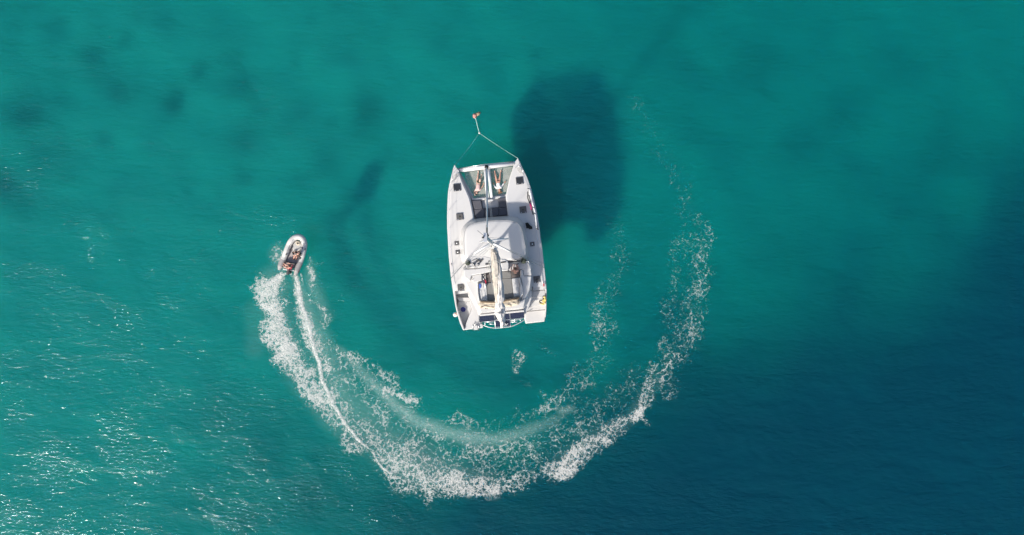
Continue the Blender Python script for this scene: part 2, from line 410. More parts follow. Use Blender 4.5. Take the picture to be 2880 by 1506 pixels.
# ------------------------------------------------------------------ wake foam
# strokes: (photo u, v, half width, strength)
LACE = [
 [(785,775,14,1.0),(768,800,26,1.2),(757,835,30,1.2),(775,880,30,1.15),(780,925,36,1.05),(806,975,36,1.05),(832,1025,34,1.0),(868,1085,34,.95),(905,1140,30,.9),(935,1185,24,.85),(965,1215,20,.7),(990,1245,22,.85),(1020,1265,14,.6)],
 [(735,800,14,.9),(722,818,14,.8),(745,850,18,.8),(770,870,14,.7)],
 [(760,905,20,.9),(742,925,16,.9),(760,950,18,.85),(800,985,16,.8)],
 [(800,1000,14,.8),(795,1020,12,.75),(815,1040,16,.7)],
 [(955,1185,20,.9),(930,1175,12,.8),(945,1210,14,.75)],
 [(819,775,8,.9),(830,820,12,.85),(848,870,15,1.0),(872,930,19,.95),(900,1000,22,.85),(925,1070,22,.8),(955,1130,24,.7),(1000,1190,28,.7),(1050,1240,36,.75),(1100,1290,46,.8),(1150,1320,50,.9),(1210,1345,48,1.0),(1260,1360,36,1.1),(1320,1368,26,.95),(1380,1375,22,.95),(1430,1365,26,.8),(1480,1345,26,.6),(1540,1325,26,.65),(1580,1315,24,1.0),(1620,1285,26,.95),(1665,1245,30,.85),(1710,1215,30,.85),(1760,1185,24,.85),(1795,1172,18,1.0),(1815,1130,18,.75),(1835,1080,20,.7),(1865,1040,24,.6),(1890,1005,26,.55)],
 [(1790,1170,10,.9),(1812,1195,8,.6)],
 [(870,890,8,.45),(905,955,14,.6),(950,1000,20,.55),(1000,1060,22,.55),(1060,1130,24,.5),(1130,1190,26,.45)],
 [(925,960,8,.6),(965,985,10,.75),(1000,1000,12,.7),(1040,1030,16,.6),(1080,1062,18,.65),(1110,1100,18,.55),(1170,1130,18,.6)],
 [(1085,1100,10,.8),(1130,1120,8,.9),(1176,1135,5,.9)],
 [(985,1060,55,.5),(1080,1170,70,.56),(1200,1250,80,.54),(1340,1285,75,.5),(1480,1275,70,.46),(1600,1215,60,.42),(1710,1150,45,.38),(1790,1080,40,.34)],
 [(1260,1265,10,.5),(1340,1262,12,.65),(1400,1258,10,.55),(1440,1245,12,.45)],
 [(1560,1235,14,.5),(1600,1215,14,.55)],
 [(1250,1190,16,.5),(1300,1178,16,.6),(1350,1195,14,.4)],
 [(1450,1150,14,.4),(1475,1180,16,.6),(1500,1165,10,.4),(1540,1150,16,.7),(1560,1130,22,.65),(1595,1100,26,.45),(1640,1060,28,.48),(1680,1000,28,.36),(1700,950,30,.34),(1690,900,30,.46),(1700,840,26,.4),(1730,780,26,.36),(1750,720,26,.38),(1735,660,20,.25),(1720,600,16,.2)],
 [(1530,1110,10,.4),(1500,1090,8,.32),(1440,1070,8,.22)],
 [(1455,1005,16,.5),(1463,1025,16,.68),(1465,1050,10,.6)],
 [(1890,1005,28,.5),(1920,960,34,.48),(1950,900,38,.42),(1930,850,40,.36),(1960,810,26,.5),(1975,760,24,.45),(1960,710,28,.38),(1955,670,34,.42),(1990,660,20,.45),(1930,590,26,.28),(1925,530,20,.25),(1890,470,26,.2),(1860,400,30,.16),(1800,320,30,.18),(1780,290,20,.25)],
 [(1880,860,18,.45),(1900,930,22,.4),(1870,1000,24,.38),(1880,1100,22,.4)],
 [(1890,820,10,.3),(1895,740,14,.3),(1925,640,14,.3)],
 [(1480,930,10,.25),(1520,950,14,.3),(1550,990,12,.25)],
 [(780,690,12,.65),(785,715,16,.75),(770,720,10,.6),(792,745,12,.8)],
 [(866,712,4,.5),(860,740,6,.8),(868,765,10,.95),(876,785,12,.9),(866,800,8,.6),(880,815,10,.8),(872,830,8,.6)],
 [(880,845,8,.55),(895,865,10,.6),(910,890,12,.65),(925,910,12,.6),(915,915,10,.5)],
 [(880,740,14,.38),(900,735,10,.35)],
]
CORE = [
 [(802,770,6,.8),(786,780,12,.95),(764,796,13,.9),(742,808,10,.6)],
 [(775,840,16,.6),(748,850,10,.5)],
 [(790,778,14,.8),(772,815,18,.8),(768,850,18,.75),(782,900,19,.72),(796,945,19,.68),(822,1000,17,.6),(850,1050,14,.5)],
 [(1230,1352,16,.5),(1180,1335,14,.45)],
 [(1590,1318,12,.45),(1640,1270,12,.45)],
 [(792,770,6,.9),(775,792,14,.8),(762,812,14,.6),(745,806,6,.8)],
 [(836,778,7,.95),(839,815,9,.95),(850,860,10,.95),(868,910,9,.95),(880,960,8,.95),(895,1010,7,1),(905,1060,6,1),(925,1115,7,.95),(950,1160,7,.95),(985,1205,6,.95),(1010,1240,5,.9),(1035,1258,4,.85),(1050,1266,3,.8)],
 [(1052,1268,3,.9),(1062,1295,4,.95),(1080,1316,4,.9),(1108,1334,3,.7)],
 [(1205,1375,3,.8),(1225,1388,3,.7)],
 [(850,770,2.5,.9),(853,800,2,.7),(866,835,1.5,.7)],
 [(838,778,5,.7),(833,830,7,.7),(850,870,9,.5)],
]
HAZE = [
 [(775,790,34,.30),(770,860,38,.30),(800,960,40,.28),(860,1070,36,.25),(930,1180,28,.2),(1010,1250,24,.15)],
 [(838,800,14,.45),(870,900,24,.45),(910,1000,32,.34),(960,1110,40,.27),(1050,1220,50,.24),(1180,1310,50,.28),(1280,1340,34,.24),(1380,1345,24,.12)],
 [(1560,1310,24,.12),(1660,1245,26,.16),(1780,1175,20,.16),(1850,1060,20,.08)],
 [(960,985,10,.3),(1010,1040,12,.42),(1060,1085,13,.55),(1110,1140,14,.62),(1170,1185,15,.6),(1250,1215,16,.6),(1320,1232,17,.62),(1390,1238,16,.5),(1440,1228,15,.42),(1500,1205,15,.36),(1550,1185,13,.25),(1590,1165,10,.15)],
 [(1575,1160,10,.4),(1600,1155,8,.4),(1620,1150,6,.2)],
 [(785,715,22,.3),(790,750,18,.3)],[(872,740,12,.22),(876,790,18,.3),(910,890,20,.25)],
 [(710,870,30,.10),(720,980,30,.12)],
]
def stroke_field(U, V, strokes, soft):
    F = np.zeros_like(U)
    for st in strokes:
        for (a, b) in zip(st[:-1], st[1:]):
            du, dv = b[0] - a[0], b[1] - a[1]; L2 = du * du + dv * dv + 1e-6
            m = max(a[2], b[2]) * 2.6 + 6
            sel = (U > min(a[0], b[0]) - m) & (U < max(a[0], b[0]) + m) & (V > min(a[1], b[1]) - m) & (V < max(a[1], b[1]) + m)
            if not sel.any(): continue
            u = U[sel]; v = V[sel]; t = np.clip(((u - a[0]) * du + (v - a[1]) * dv) / L2, 0, 1)
            d = np.hypot(u - a[0] - t * du, v - a[1] - t * dv); wd = a[2] + (b[2] - a[2]) * t; s = a[3] + (b[3] - a[3]) * t
            x = d / wd
            f = s * (np.exp(-(x * .85) ** 2) if soft else 1 / (1 + np.exp((x - 1.0) * 4.2)))
            F[sel] = np.maximum(F[sel], f)
    return F
def make_foam():
    step = .09
    xs = np.arange((670 - 1440) * S, (2060 - 1440) * S, step); ys = np.arange((753 - 1440) * S, (753 - 270) * S, step)
    X, Y = np.meshgrid(xs, ys); U = 1440 + X / S; V = 753 - Y / S
    def warp(a, f, sd): return (fbm(X, Y, f, sd) - .5) * a
    U1 = U + warp(46, .9, 31) ; V1 = V + warp(46, .9, 35)
    lace = stroke_field(U1, V1, [[(a, b, c * (1.15 if a < 1600 or d > .6 else 1.4), d) for a, b, c, d in st] for st in LACE], False)
    lace *= (.66 + .68 * (fbm(X, Y, .8, 55))); lace = 1.05 * np.tanh(lace / 1.05)
    Uc = U + warp(9, .8, 41) + warp(7, 3.0, 42); Vc = V + warp(9, .8, 45) + warp(7, 3.0, 46)
    core = stroke_field(Uc, Vc, CORE, True)
    haze = stroke_field(U + warp(14, .8, 51), V + warp(14, .8, 52), HAZE, True)
    tot = np.maximum(np.maximum(lace * 1.0, core), haze)
    Z = wave(X, Y) + .025 + .05 * np.clip(core, 0, 1) + .05 * np.clip(lace - .6, 0, 1) * fbm(X, Y, 3, 61)
    me, co, q, idx = mesh_from_grid('wake_foam', X, Y, Z)
    keep = tot.ravel()[q].max(1) > .03
    q = q[keep]; used = np.unique(q); remap = -np.ones(len(co), int); remap[used] = np.arange(len(used))
    fill_mesh(me, co[used], remap[q])
    for nm, arr in (('lace', lace), ('core', core), ('mist', haze)):
        at = me.attributes.new(nm, 'FLOAT', 'POINT'); at.data.foreach_set('value', arr.ravel()[used].astype(np.float32))
    m, n, l = newmat('sea_foam'); out = n.new("ShaderNodeOutputMaterial")
    tc = n.new("ShaderNodeTexCoord")
    def attr(nm): a = n.new("ShaderNodeAttribute"); a.attribute_name = nm; return a.outputs['Fac']
    def math_(op, a, b=None, clamp=False):
        x = n.new("ShaderNodeMath"); x.operation = op; x.use_clamp = clamp
        for i, t in enumerate((a, b)):
            if t is None: continue
            if isinstance(t, (int, float)): x.inputs[i].default_value = t
            else: l.new(t, x.inputs[i])
        return x.outputs[0]
    def noise_(sc_, det, ro, dist=0, dim='3D'):
        z = n.new("ShaderNodeTexNoise"); z.inputs['Scale'].default_value = sc_; z.inputs['Detail'].default_value = det; z.inputs['Roughness'].default_value = ro; z.inputs['Distortion'].default_value = dist
        return z
    wn = noise_(1.6, 4, .6); l.new(tc.outputs['Object'], wn.inputs['Vector'])
    sub = n.new("ShaderNodeVectorMath"); sub.operation = 'SUBTRACT'; l.new(wn.outputs['Color'], sub.inputs[0]); sub.inputs[1].default_value = (.5, .5, .5)
    scl = n.new("ShaderNodeVectorMath"); scl.operation = 'SCALE'; l.new(sub.outputs[0], scl.inputs[0]); scl.inputs['Scale'].default_value = .45
    wv = n.new("ShaderNodeVectorMath"); wv.operation = 'ADD'; l.new(tc.outputs['Object'], wv.inputs[0]); l.new(scl.outputs[0], wv.inputs[1])
    def veins(scale, width):
        v = n.new("ShaderNodeTexVoronoi"); v.feature = 'DISTANCE_TO_EDGE'; v.inputs['Scale'].default_value = scale
        l.new(wv.outputs[0], v.inputs['Vector'])
        mr = n.new("ShaderNodeMapRange"); mr.inputs[1].default_value = 0; mr.inputs[2].default_value = width; mr.inputs[3].default_value = 1; mr.inputs[4].default_value = 0
        l.new(v.outputs['Distance'], mr.inputs[0]); return mr.outputs[0]
    v1 = veins(2.3, .17); v2 = veins(5.5, .26)
    nz = noise_(5.0, 6, .62, 1.3); l.new(wv.outputs[0], nz.inputs['Vector'])
    nz2 = noise_(.9, 4, .6); l.new(tc.outputs['Object'], nz2.inputs['Vector'])
    pat = math_('ADD', math_('MULTIPLY', v1, .30), math_('MULTIPLY', v2, .20))
    pat = math_('ADD', pat, math_('MULTIPLY', math_('SUBTRACT', nz.outputs[0], .5), 2.2))
    pat = math_('ADD', pat, math_('MULTIPLY', math_('SUBTRACT', nz2.outputs[0], .5), .9))
    la = attr('lace')
    val = math_('ADD', math_('MULTIPLY', la, 1.15), math_('SUBTRACT', pat, .76))
    ma = n.new("ShaderNodeMapRange"); ma.interpolation_type = 'SMOOTHSTEP'; ma.inputs[1].default_value = -.10; ma.inputs[2].default_value = .52; l.new(val, ma.inputs[0])
    gate = n.new("ShaderNodeMapRange"); gate.inputs[1].default_value = .05; gate.inputs[2].default_value = .2; l.new(la, gate.inputs[0])
    al = math_('MULTIPLY', math_('MULTIPLY', ma.outputs[0], gate.outputs[0]), math_('ADD', math_('MULTIPLY', la, .50), .32, True))
    nc = noise_(7, 6, .72); l.new(wv.outputs[0], nc.inputs['Vector'])
    cv = math_('ADD', attr('core'), math_('MULTIPLY', math_('SUBTRACT', nc.outputs[0], .5), 1.7))
    mc = n.new("ShaderNodeMapRange"); mc.interpolation_type = 'SMOOTHSTEP'; mc.inputs[1].default_value = .3; mc.inputs[2].default_value = 1.15; l.new(cv, mc.inputs[0])
    hz = math_('MULTIPLY', math_('SUBTRACT', attr('mist'), .03, True), math_('ADD', math_('MULTIPLY', nc.outputs[0], 1.3), -.12))
    a1 = math_('MAXIMUM', al, math_('MULTIPLY', mc.outputs[0], .95)); alpha = math_('MAXIMUM', a1, hz, True)
    d = n.new("ShaderNodeBsdfDiffuse"); d.inputs[0].default_value = (.66, .655, .62, 1)
    bp = n.new("ShaderNodeBump"); bp.inputs['Distance'].default_value = .10; bp.inputs['Strength'].default_value = .8
    l.new(nz.outputs[0], bp.inputs['Height']); l.new(bp.outputs[0], d.inputs['Normal'])
    t = n.new("ShaderNodeBsdfTransparent"); mx = n.new("ShaderNodeMixShader")
    fc = n.new("ShaderNodeMix"); fc.data_type = 'RGBA'; fc.inputs[6].default_value = (.42, .60, .56, 1); fc.inputs[7].default_value = (.68, .675, .64, 1)
    l.new(math_('MULTIPLY', a1, 2.2, True), fc.inputs[0]); l.new(fc.outputs[2], d.inputs[0])
    l.new(alpha, mx.inputs[0]); l.new(t.outputs[0], mx.inputs[1]); l.new(d.outputs[0], mx.inputs[2]); l.new(mx.outputs[0], out.inputs[0])
    me.materials.append(m)
    o = bpy.data.objects.new('wake_foam', me); C.objects.link(o)
    tag(o, 'white lacy foam wake curving behind the inflatable dinghy', 'foam', kind='stuff')
make_foam()

# ------------------------------------------------------------------ catamaran
cat = empty('catamaran', P(1392, 690, 0), 'white sailing catamaran moored with furled jib, bare mast and mainsail dropped on the boom', 'catamaran')

LO = [(465,1277.5),(476,1273.6),(492.3,1269.6),(517.3,1263.4),(539,1259.5),(570,1258),(601.5,1257),(639.6,1257),(678,1259.2),(725,1262),(771.5,1266.5),(809.6,1271.8),(823.5,1274),(855,1279),(883,1285),(909,1293),(929.5,1302)]
LI = [(465,1278.5),(475,1287.5),(483,1291),(490,1293),(517,1304),(545,1317),(562.5,1324),(585,1329),(607.7,1333.5),(700,1338),(800,1346),(860,1349),(890,1350),(915,1359),(923,1358.5)]
RO = [(445.6,1457),(456.5,1463),(476.8,1472),(498.6,1483),(529.8,1494),(559.4,1501.8),(593.7,1509.6),(639.6,1517.5),(667,1520.5),(709,1526.8),(756,1532),(792,1536),(826.6,1538),(870,1537),(893.6,1535),(905,1532)]
RI = [(445.6,1456),(453,1450),(458,1446),(470.5,1442.6),(500,1433),(542,1424),(556,1422),(700,1440),(800,1458),(860,1466),(885,1470),(895,1473.8),(911.6,1478.5)]

def hull(outer, inner, side, v0, v1, steps, dv):
    """side -1 port, +1 starboard; steps: deck height by outer v; dv: inner v minus outer v"""
    vs = sorted(set(list(np.linspace(v0, v1, 46)) + [v0 + 3, v0 + 6] + [s[0] for s in steps] + [s[0] + .35 for s in steps]))
    top, keel = [], []
    rings = []
    for v in vs:
        z = steps[0][2]
        for s_ in steps:
            if v > s_[0]: z = s_[1]
            if abs(v - s_[0]) < 1e-6: z = s_[2]
        t = (v - v0) / (v1 - v0)
        z = z + .12 * (1 - t) ** 2 * (1 if z > 1.5 else 0)
        ramp = min(1, (v - v0) / 12.0)
        vi = v + dv * ramp
        o = P(lerp_poly(outer, v), v, z); i_ = P(lerp_poly(inner, vi), vi, z)
        d = (i_ - o); wd = max(d.length, .02); d = d / wd
        ch = min(.22, wd * .18)
        ow = o + d * min(.16, wd * .15); iw = i_ - d * min(.30, wd * .28)
        c = (o + i_) / 2
        zc = -.55 * min(1, .25 + t * 5) if t < .9 else -.55 * (1 - (t - .9) * 6)
        ring = [o + Vector((0, 0, -.13)), o + Vector((0, 0, -.04)) + d * .03 * min(1, wd), o + d * ch, i_ - d * min(.1, wd * .1), i_ - Vector((0, 0, .10)),
                Vector((iw.x, iw.y, min(.9, z - .2))), Vector((iw.x, iw.y, 0.05)), Vector((c.x, c.y, zc)), Vector((ow.x, ow.y, 0.05)), Vector((ow.x, ow.y, min(.9, z - .2)))]
        rings.append(ring)
    m = MB(); m.loft(rings)
    # underwater faces get the dark bottom paint
    o = m.build('hull', [M['gel'], M['antifoul']], cat)
    for p in o.data.polygons:
        if max((o.data.vertices[k].co.z) for k in p.vertices) <= 0.06: p.material_index = 1
    return o
DK = 1.75
hull(LO, LI, -1, 465, 929.5, [(813, 1.50, DK), (820, 1.22, 1.50), (829, .62, 1.22)], -7)
hull(RO, RI, 1, 445.6, 905, [(806, 1.50, DK), (814, 1.30, 1.50), (843, 1.05, 1.30), (858, .62, 1.05)], 6)

def poly(f, pts, z): return [f(x, y, z) for x, y in pts]
# deck slabs of non-skid, a little proud of the hull tops
def deckpatch(f, pts, z=DK + .016, name='deck_panel', m='deck', th=.012, **kw):
    return MB().slab(poly(f, pts, z), th).build(name, M[m], cat, **kw)

# port stern: bulwark round a sunken stair well, flat inner quarter
MB().slab(poly(z3, [(205,430),(225,620),(252,800),(292,980),(342,1150),(400,1278),(428,1270),(380,1130),(318,960),(285,820),(262,600),(240,430)], 1.45), .9).build('bulwark', M['gel'], cat, bevel=.05)
MB().slab(poly(z3, [(470,430),(655,430),(670,880),(690,980),(690,1120),(768,1190),(758,1238),(402,1279),(424,1232),(556,895),(515,740),(490,640)], 1.28), .75).build('quarter_deck', M['gel'], cat, bevel=.05)
MB().slab(poly(z3, [(290,690),(505,690),(520,755),(330,760)], 1.0), .45).build('step', M['deck'], cat, bevel=.03)
MB().slab(poly(z3, [(320,760),(522,757),(554,895),(424,1225),(384,1125),(325,960),(300,850)], .93), .3).build('step', M['deck'], cat, bevel=.02)
# starboard stern: steps and swim platform
MB().slab(poly(z3, [(1868,430),(1905,430),(1912,620),(1905,900),(1893,1050),(1873,1050),(1884,900),(1888,620)], 1.42), .9).build('bulwark', M['gel'], cat, bevel=.05)
MB().slab(poly(z3, [(1440,760),(1530,700),(1610,560),(1640,560),(1640,700),(1590,860),(1545,960),(1510,1000),(1500,950),(1440,900)], 2.2), 1.2).build('quarter_deck', M['gel'], cat, bevel=.06)
MB().slab(poly(z3, [(1640,575),(1880,560),(1885,690),(1640,700)], 1.36), .5).build('step', M['deck'], cat, bevel=.04)
MB().slab(poly(z3, [(1560,850),(1660,790),(1890,780),(1885,900),(1545,930)], .95), .5).build('step', M['deck'], cat, bevel=.04)
MB().slab(poly(z3, [(1520,945),(1885,910),(1878,1090),(1870,1118),(1545,1150),(1528,1110)], .72), .2).build('swim_platform', M['deck'], cat, bevel=.05)

# bridge deck between the hulls
MB().slab([P(1292,487,1.28), P(1296,486,1.28), P(1334,557,1.28), P(1424,546,1.28), P(1432,552,1.28), P(1470,880,1.28), P(1350,892,1.28), P(1325,600,1.28), P(1300,530,1.28)], .5).build('bridge_deck', M['deck'], cat)
# forward cockpit coaming ring and floor
MB().slab(poly(z1, [(600,826),(800,806),(805,845),(735,860),(560,862),(545,800)], 1.55), .3).build('coaming', M['gel'], cat, bevel=.06)
MB().slab(poly(z1, [(800,806),(1150,775),(1180,735),(1225,745),(1222,830),(1045,815),(1040,830),(805,850)], 1.52), .28).build('coaming', M['gel'], cat, bevel=.06)
MB().slab(poly(z1, [(735,860),(1042,828),(1045,985),(755,1010)], 1.40), .13).build('cockpit_floor', M['deck'], cat, bevel=.02)
CU = [[(556,862),(720,855),(752,1010),(600,1020)], [(602,1022),(752,1012),(780,1012),(785,1172),(640,1187),(612,1150)], [(788,1011),(1042,990),(1045,1138),(792,1171)],
      [(1046,820),(1205,800),(1220,830),(1222,985),(1048,985)], [(1048,990),(1222,988),(1222,1085),(1195,1125),(1049,1137)]]
for c_ in CU:
    MB().slab(poly(z1, c_, 1.66), .14).build('cushion', M['navy'], cat, bevel=.05, bseg=3)

# ---- coachroof
def resample(ptsw, n=72):
    c = sum(ptsw, Vector()) / len(ptsw); out = []
    sm = []
    N = len(ptsw)
    for k in range(n):
        a = 2 * math.pi * k / n; d = Vector((math.cos(a), math.sin(a))); best = 0
        for i in range(N):
            p = (ptsw[i] - c).to_2d(); q = (ptsw[(i + 1) % N] - c).to_2d(); e = q - p
            den = d.x * e.y - d.y * e.x
            if abs(den) < 1e-9: continue
            t = (p.x * e.y - p.y * e.x) / den; s_ = (p.x * d.y - p.y * d.x) / den
            if t > 0 and -1e-6 <= s_ <= 1 + 1e-6: best = max(best, t)
        out.append(c + Vector((d.x * best, d.y * best, 0)))
    return out
def relax(r, it=2):
    n = len(r)
    for _ in range(it): r = [(r[k - 1] + r[k] * 2 + r[(k + 1) % n]) / 4 for k in range(n)]
    return r
base_px = [(366,930),(352,700),(345,500),(360,300),(420,195),(520,140),(610,100),(760,85),(900,72),(1100,55),(1250,48),(1370,62),(1440,105),(1495,180),(1535,330),(1575,560),(1600,760),(1600,850),(1450,900),(900,940)]
top_px = [(432,880),(420,700),(412,500),(420,330),(455,265),(520,205),(640,175),(800,150),(1000,133),(1150,130),(1290,140),(1380,175),(1430,230),(1470,330),(1510,540),(1545,725),(1540,790),(1420,830),(900,880)]
rb = relax(resample(poly(z2, base_px, DK)), 2); rt = relax(resample(poly(z2, top_px, 2.95)), 2)
rings = [[Vector((p.x, p.y, 1.3)) for p in rb], rb]
for t, h in ((.45, .45), (.75, .78), (.92, .95)):
    rings.append([Vector((b.x + (p.x - b.x) * t, b.y + (p.y - b.y) * t, DK + (2.93 - DK) * h)) for b, p in zip(rb, rt)])
rings.append(rt)
ct = sum(rt, Vector()) / len(rt)
for t, h in ((.9, .03), (.6, .08), (.25, .11)): rings.append([ct + (p - ct) * t + Vector((0, 0, h)) for p in rt])
MB().loft(rings).build('coachroof', M['gel'], cat, smooth=True)
seam = [p + Vector((0, 0, .012)) for p in rt]
MB().tube(seam[6:50] if False else [seam[k] for k in range(-4, 43)], .013, 5).build('roof_seam', M['seam'], cat, smooth=True)

# ---- flybridge deck, well, seats
FZ = 2.62
MB().slab(poly(z3, [(425,170),(640,120),(1100,60),(1500,40),(1640,110),(1610,300),(1600,520),(1560,700),(1500,880),(1150,930),(700,985),(665,870),(500,560),(420,400),(410,280)], FZ), 1.1, .25).build('flybridge_deck', M['gel'], cat, bevel=.12, bseg=3)
def block(name, pts, z, th, m='gel', bev=.05, f=z3, parent=None): return MB().slab(poly(f, pts, z), th).build(name, M[m], parent or cat, bevel=bev, bseg=3)
# coamings around the lounge
block('coaming', [(655,425),(672,420),(676,600),(705,760),(690,775),(655,620)], 2.95, .4, bev=.04)
block('coaming', [(1405,335),(1430,330),(1462,470),(1478,600),(1440,700),(1425,700),(1432,470)], 2.95, .4, bev=.04)
block('coaming', [(410,178),(640,165),(910,130),(915,215),(800,250),(560,290),(520,400),(420,330)], 2.98, .4, bev=.08)
block('console', [(455,-10),(560,-60),(780,-60),(905,-30),(912,120),(640,160),(455,165)], 3.02, .45, bev=.07)
block('console', [(1070,-15),(1160,-5),(1205,30),(1228,80),(1225,200),(1105,220),(1078,90)], 3.02, .45, bev=.08)
block('coaming', [(1428,190),(1480,185),(1495,300),(1640,300),(1600,560),(1530,700),(1450,740),(1480,600),(1462,440),(1432,320)], 2.80, .3, bev=.08)
block('coaming', [(690,850),(1000,820),(1300,800),(1450,740),(1530,700),(1500,850),(1480,880),(1140,915),(720,965),(690,900)], 2.86, .3, bev=.07)
block('seat', [(562,292),(735,262),(738,385),(585,418)], 2.86, .3, 'deck', .04)
block('seat', [(1228,88),(1410,75),(1590,60),(1620,180),(1640,290),(1500,300),(1482,190),(1425,185),(1230,210)], 2.74, .18, 'deck', .05)
block('bench', [(672,432),(795,425),(820,440),(842,750),(705,758),(676,600)], 2.80, .2, 'gel', .04)
block('bench', [(1280,345),(1405,330),(1425,480),(1430,660),(1315,680)], 2.80, .2, 'gel', .04)
for pts in ([(800,255),(925,240),(925,400),(815,428)], ):
    block('sunpad', pts, 2.74, .12, 'browncush', .03)
block('sunpad', [(818,432),(985,412),(1000,735),(846,748)], 2.74, .12, 'greycush', .03)
block('sunpad', [(988,412),(1100,345),(1275,340),(1308,692),(1002,733)], 2.74, .12, 'greycush', .03)
block('sunpad', [(1075,225),(1260,213),(1272,336),(1090,342)], 2.745, .12, 'greycush', .03)
block('sunpad', [(1263,213),(1425,186),(1432,290),(1415,322),(1275,336)], 2.75, .12, 'browncush', .05)
# bench locker lids and grab rails
for a in ([(1333,360),(1380,355),(1388,455),(1345,462)], [(1345,520),(1395,515),(1402,650),(1355,655)], [(700,560),(735,556),(748,730),(722,732)], [(758,560),(790,556),(812,726),(780,730)]):
    block('locker_lid', a, 2.83, .028, 'gel', .01)
block('locker_lid', [(695,430),(760,418),(768,520),(705,530)], 2.835, .03, 'deck', .012)

# awning rolled up behind the lounge
aw = MB(); pts = smooth_curve([z3(700,762,3.02), z3(850,778,3.0), z3(1000,775,3.0), z3(1150,750,3.0), z3(1300,728,3.0), z3(1420,700,3.02)], 5)
aw.tube(pts, [.06 + .03 * math.sin(i * 1.3) ** 2 + .03 * math.sin(math.pi * i / len(pts)) for i in range(len(pts))], 8)
awn = aw.build('awning', M['cream'], cat, smooth=True)
a2 = MB(); pts = smooth_curve([z3(695,790,2.99), z3(730,825,2.98), z3(850,835,2.96), z3(1000,835,2.97), z3(1150,815,2.97), z3(1300,795,2.97), z3(1425,755,3.0)], 6)
n_ = len(pts); rings = []
for i, p in enumerate(pts):
    d = (pts[min(i + 1, n_ - 1)] - pts[max(i - 1, 0)]).normalized(); sd = Vector((d.y, -d.x, 0)); wd = .19 * min(1, .3 + i / 4, .3 + (n_ - 1 - i) / 3)
    rings.append([p + sd * math.cos(a) * wd * (1 + .22 * mnoise.noise((p * 3) + Vector((0, 0, a)))) + Vector((0, 0, math.sin(a) * .10 * (1 + .6 * mnoise.noise(p * 5 + Vector((a, 0, 0))))))
                  for a in [2 * math.pi * k / 12 for k in range(12)]])
a2.loft(rings).build('canvas_roll', M['cream'], awn, smooth=True)
a3 = MB(); pts = smooth_curve([z3(712,765,3.09), z3(1000,772,3.08), z3(1300,722,3.08), z3(1415,695,3.1)], 6)
a3.tube(pts, .075, 8).build('canvas_edge', M['tandark'], awn, smooth=True)
for sq in ([(735,870),(790,840),(850,855),(900,862),(960,868)], [(1290,790),(1330,785),(1345,800)], [(1365,765),(1390,778),(1405,760),(1392,750)], [(1200,815),(1240,820),(1268,850)], [(745,850),(720,862),(735,880)]):
    MB().tube(smooth_curve([z3(x, y, 3.09) for x, y in sq], 4), .016, 5).build('cord', M['tandark'], awn, smooth=True)

# painted dark strip for the shade in the rear slot, and the aft beam
block('aft_slot_shade', [(712,975),(985,948),(1140,925),(1470,903),(1472,910),(1140,935),(985,960),(714,985)], 2.90, .02, 'slotshade', 0)
block('aft_beam', [(700,995),(985,965),(1500,915),(1510,945),(1140,985),(715,1022)], 2.45, .25, 'gel', .04)

# ---- solar panels on the davits
for pts in ([(690,1025),(952,998),(968,1108),(696,1135)], [(974,998),(1228,972),(1242,1086),(980,1102)], [(1243,970),(1500,945),(1508,1055),(1256,1083)], [(980,1108),(1243,1091),(1251,1203),(985,1223)]):
    s_ = block('solar_panel', pts, 2.35, .035, 'solar', 0)
    fr = MB(); pw = poly(z3, pts, 2.352); fr.tube(pw + [pw[0]], .009, 4); fr.build('panel_frame', M['alu'], s_)
dv = MB()
for pl in ([(768,1188),(860,1222),(980,1240),(1100,1232),(1250,1215),(1370,1170),(1500,1098)],): dv.tube(smooth_curve([z3(x, y, 1.6) for x, y in pl], 6), .03, 8)
for pl in ([(786,1128),(972,1130)], [(800,1130),(795,1178)], [(1258,1106),(1480,1072)], [(1258,1132),(1380,1130)], [(1425,1080),(1440,1110)], [(870,1165),(960,1172)], [(1320,1130),(1350,1085)]): dv.tube([z3(x, y, 1.75) for x, y in pl], .035, 8)
for pl in ([(962,985),(986,1236)], [(1234,960),(1256,1212)]): dv.tube([z3(x, y, 2.28) for x, y in pl], .035, 8)
dv.build_each('davit', M['alu'], cat, smooth=True)

# ---- crossbeam, longeron, trampoline
cb = MB(); a, b_ = P(1287, 480, 1.55), P(1447, 460.5, 1.55)
cb.tube([a, a.lerp(b_, .5) + Vector((0, 0, .04)), b_], .15, 14).build('crossbeam', M['spar'], cat, smooth=True)
MB().tube([a + Vector((.1, .12, .12)), a.lerp(b_, .47) + Vector((0, .14, .42)), b_ + Vector((-.1, .12, .12))], .022, 6).build('seagull_striker', M['steel'], cat, smooth=True)
MB().tube([a + Vector((.2, -.165, .02)), b_ + Vector((-.2, -.165, .02))], .012, 5).build('boltrope', M['darkgrey'], cat)
for xa, xb in (((792,280),(845,830)), ((858,280),(915,820))):
    MB().tube([z1(xa[0], xa[1], 1.58), z1(xb[0], xb[1], 1.50)], .105, 12).build('longeron', M['spar'], cat, smooth=True)
MB().slab(poly(z1, [(818,845),(930,838),(945,862),(935,875),(825,880)], 1.72), .14).build('windlass_cover', M['gel'], cat, bevel=.03)
MB().lathe(z1(826, 265, 1.66), [(.16, 0), (.17, .05), (.12, .10), (.06, .12)], 16).build('furler_drum', M['black'], cat, smooth=True)
MB().slab(poly(z1, [(765,262),(870,250),(895,282),(780,298)], 1.74), .07).build('bow_fitting', M['gel'], cat, bevel=.02)
m = MB()
for x, y in ((722,225),(742,228),(792,215)): m.tube([z1(x, y, 1.6), z1(x, y - 8, 1.95)], .035, 6)
m.build_each('bow_roller', M['steel'], cat, smooth=True)
def net(pts): return MB().slab(poly(z1, pts, 1.25), .012).build('trampoline', M['net'], cat)
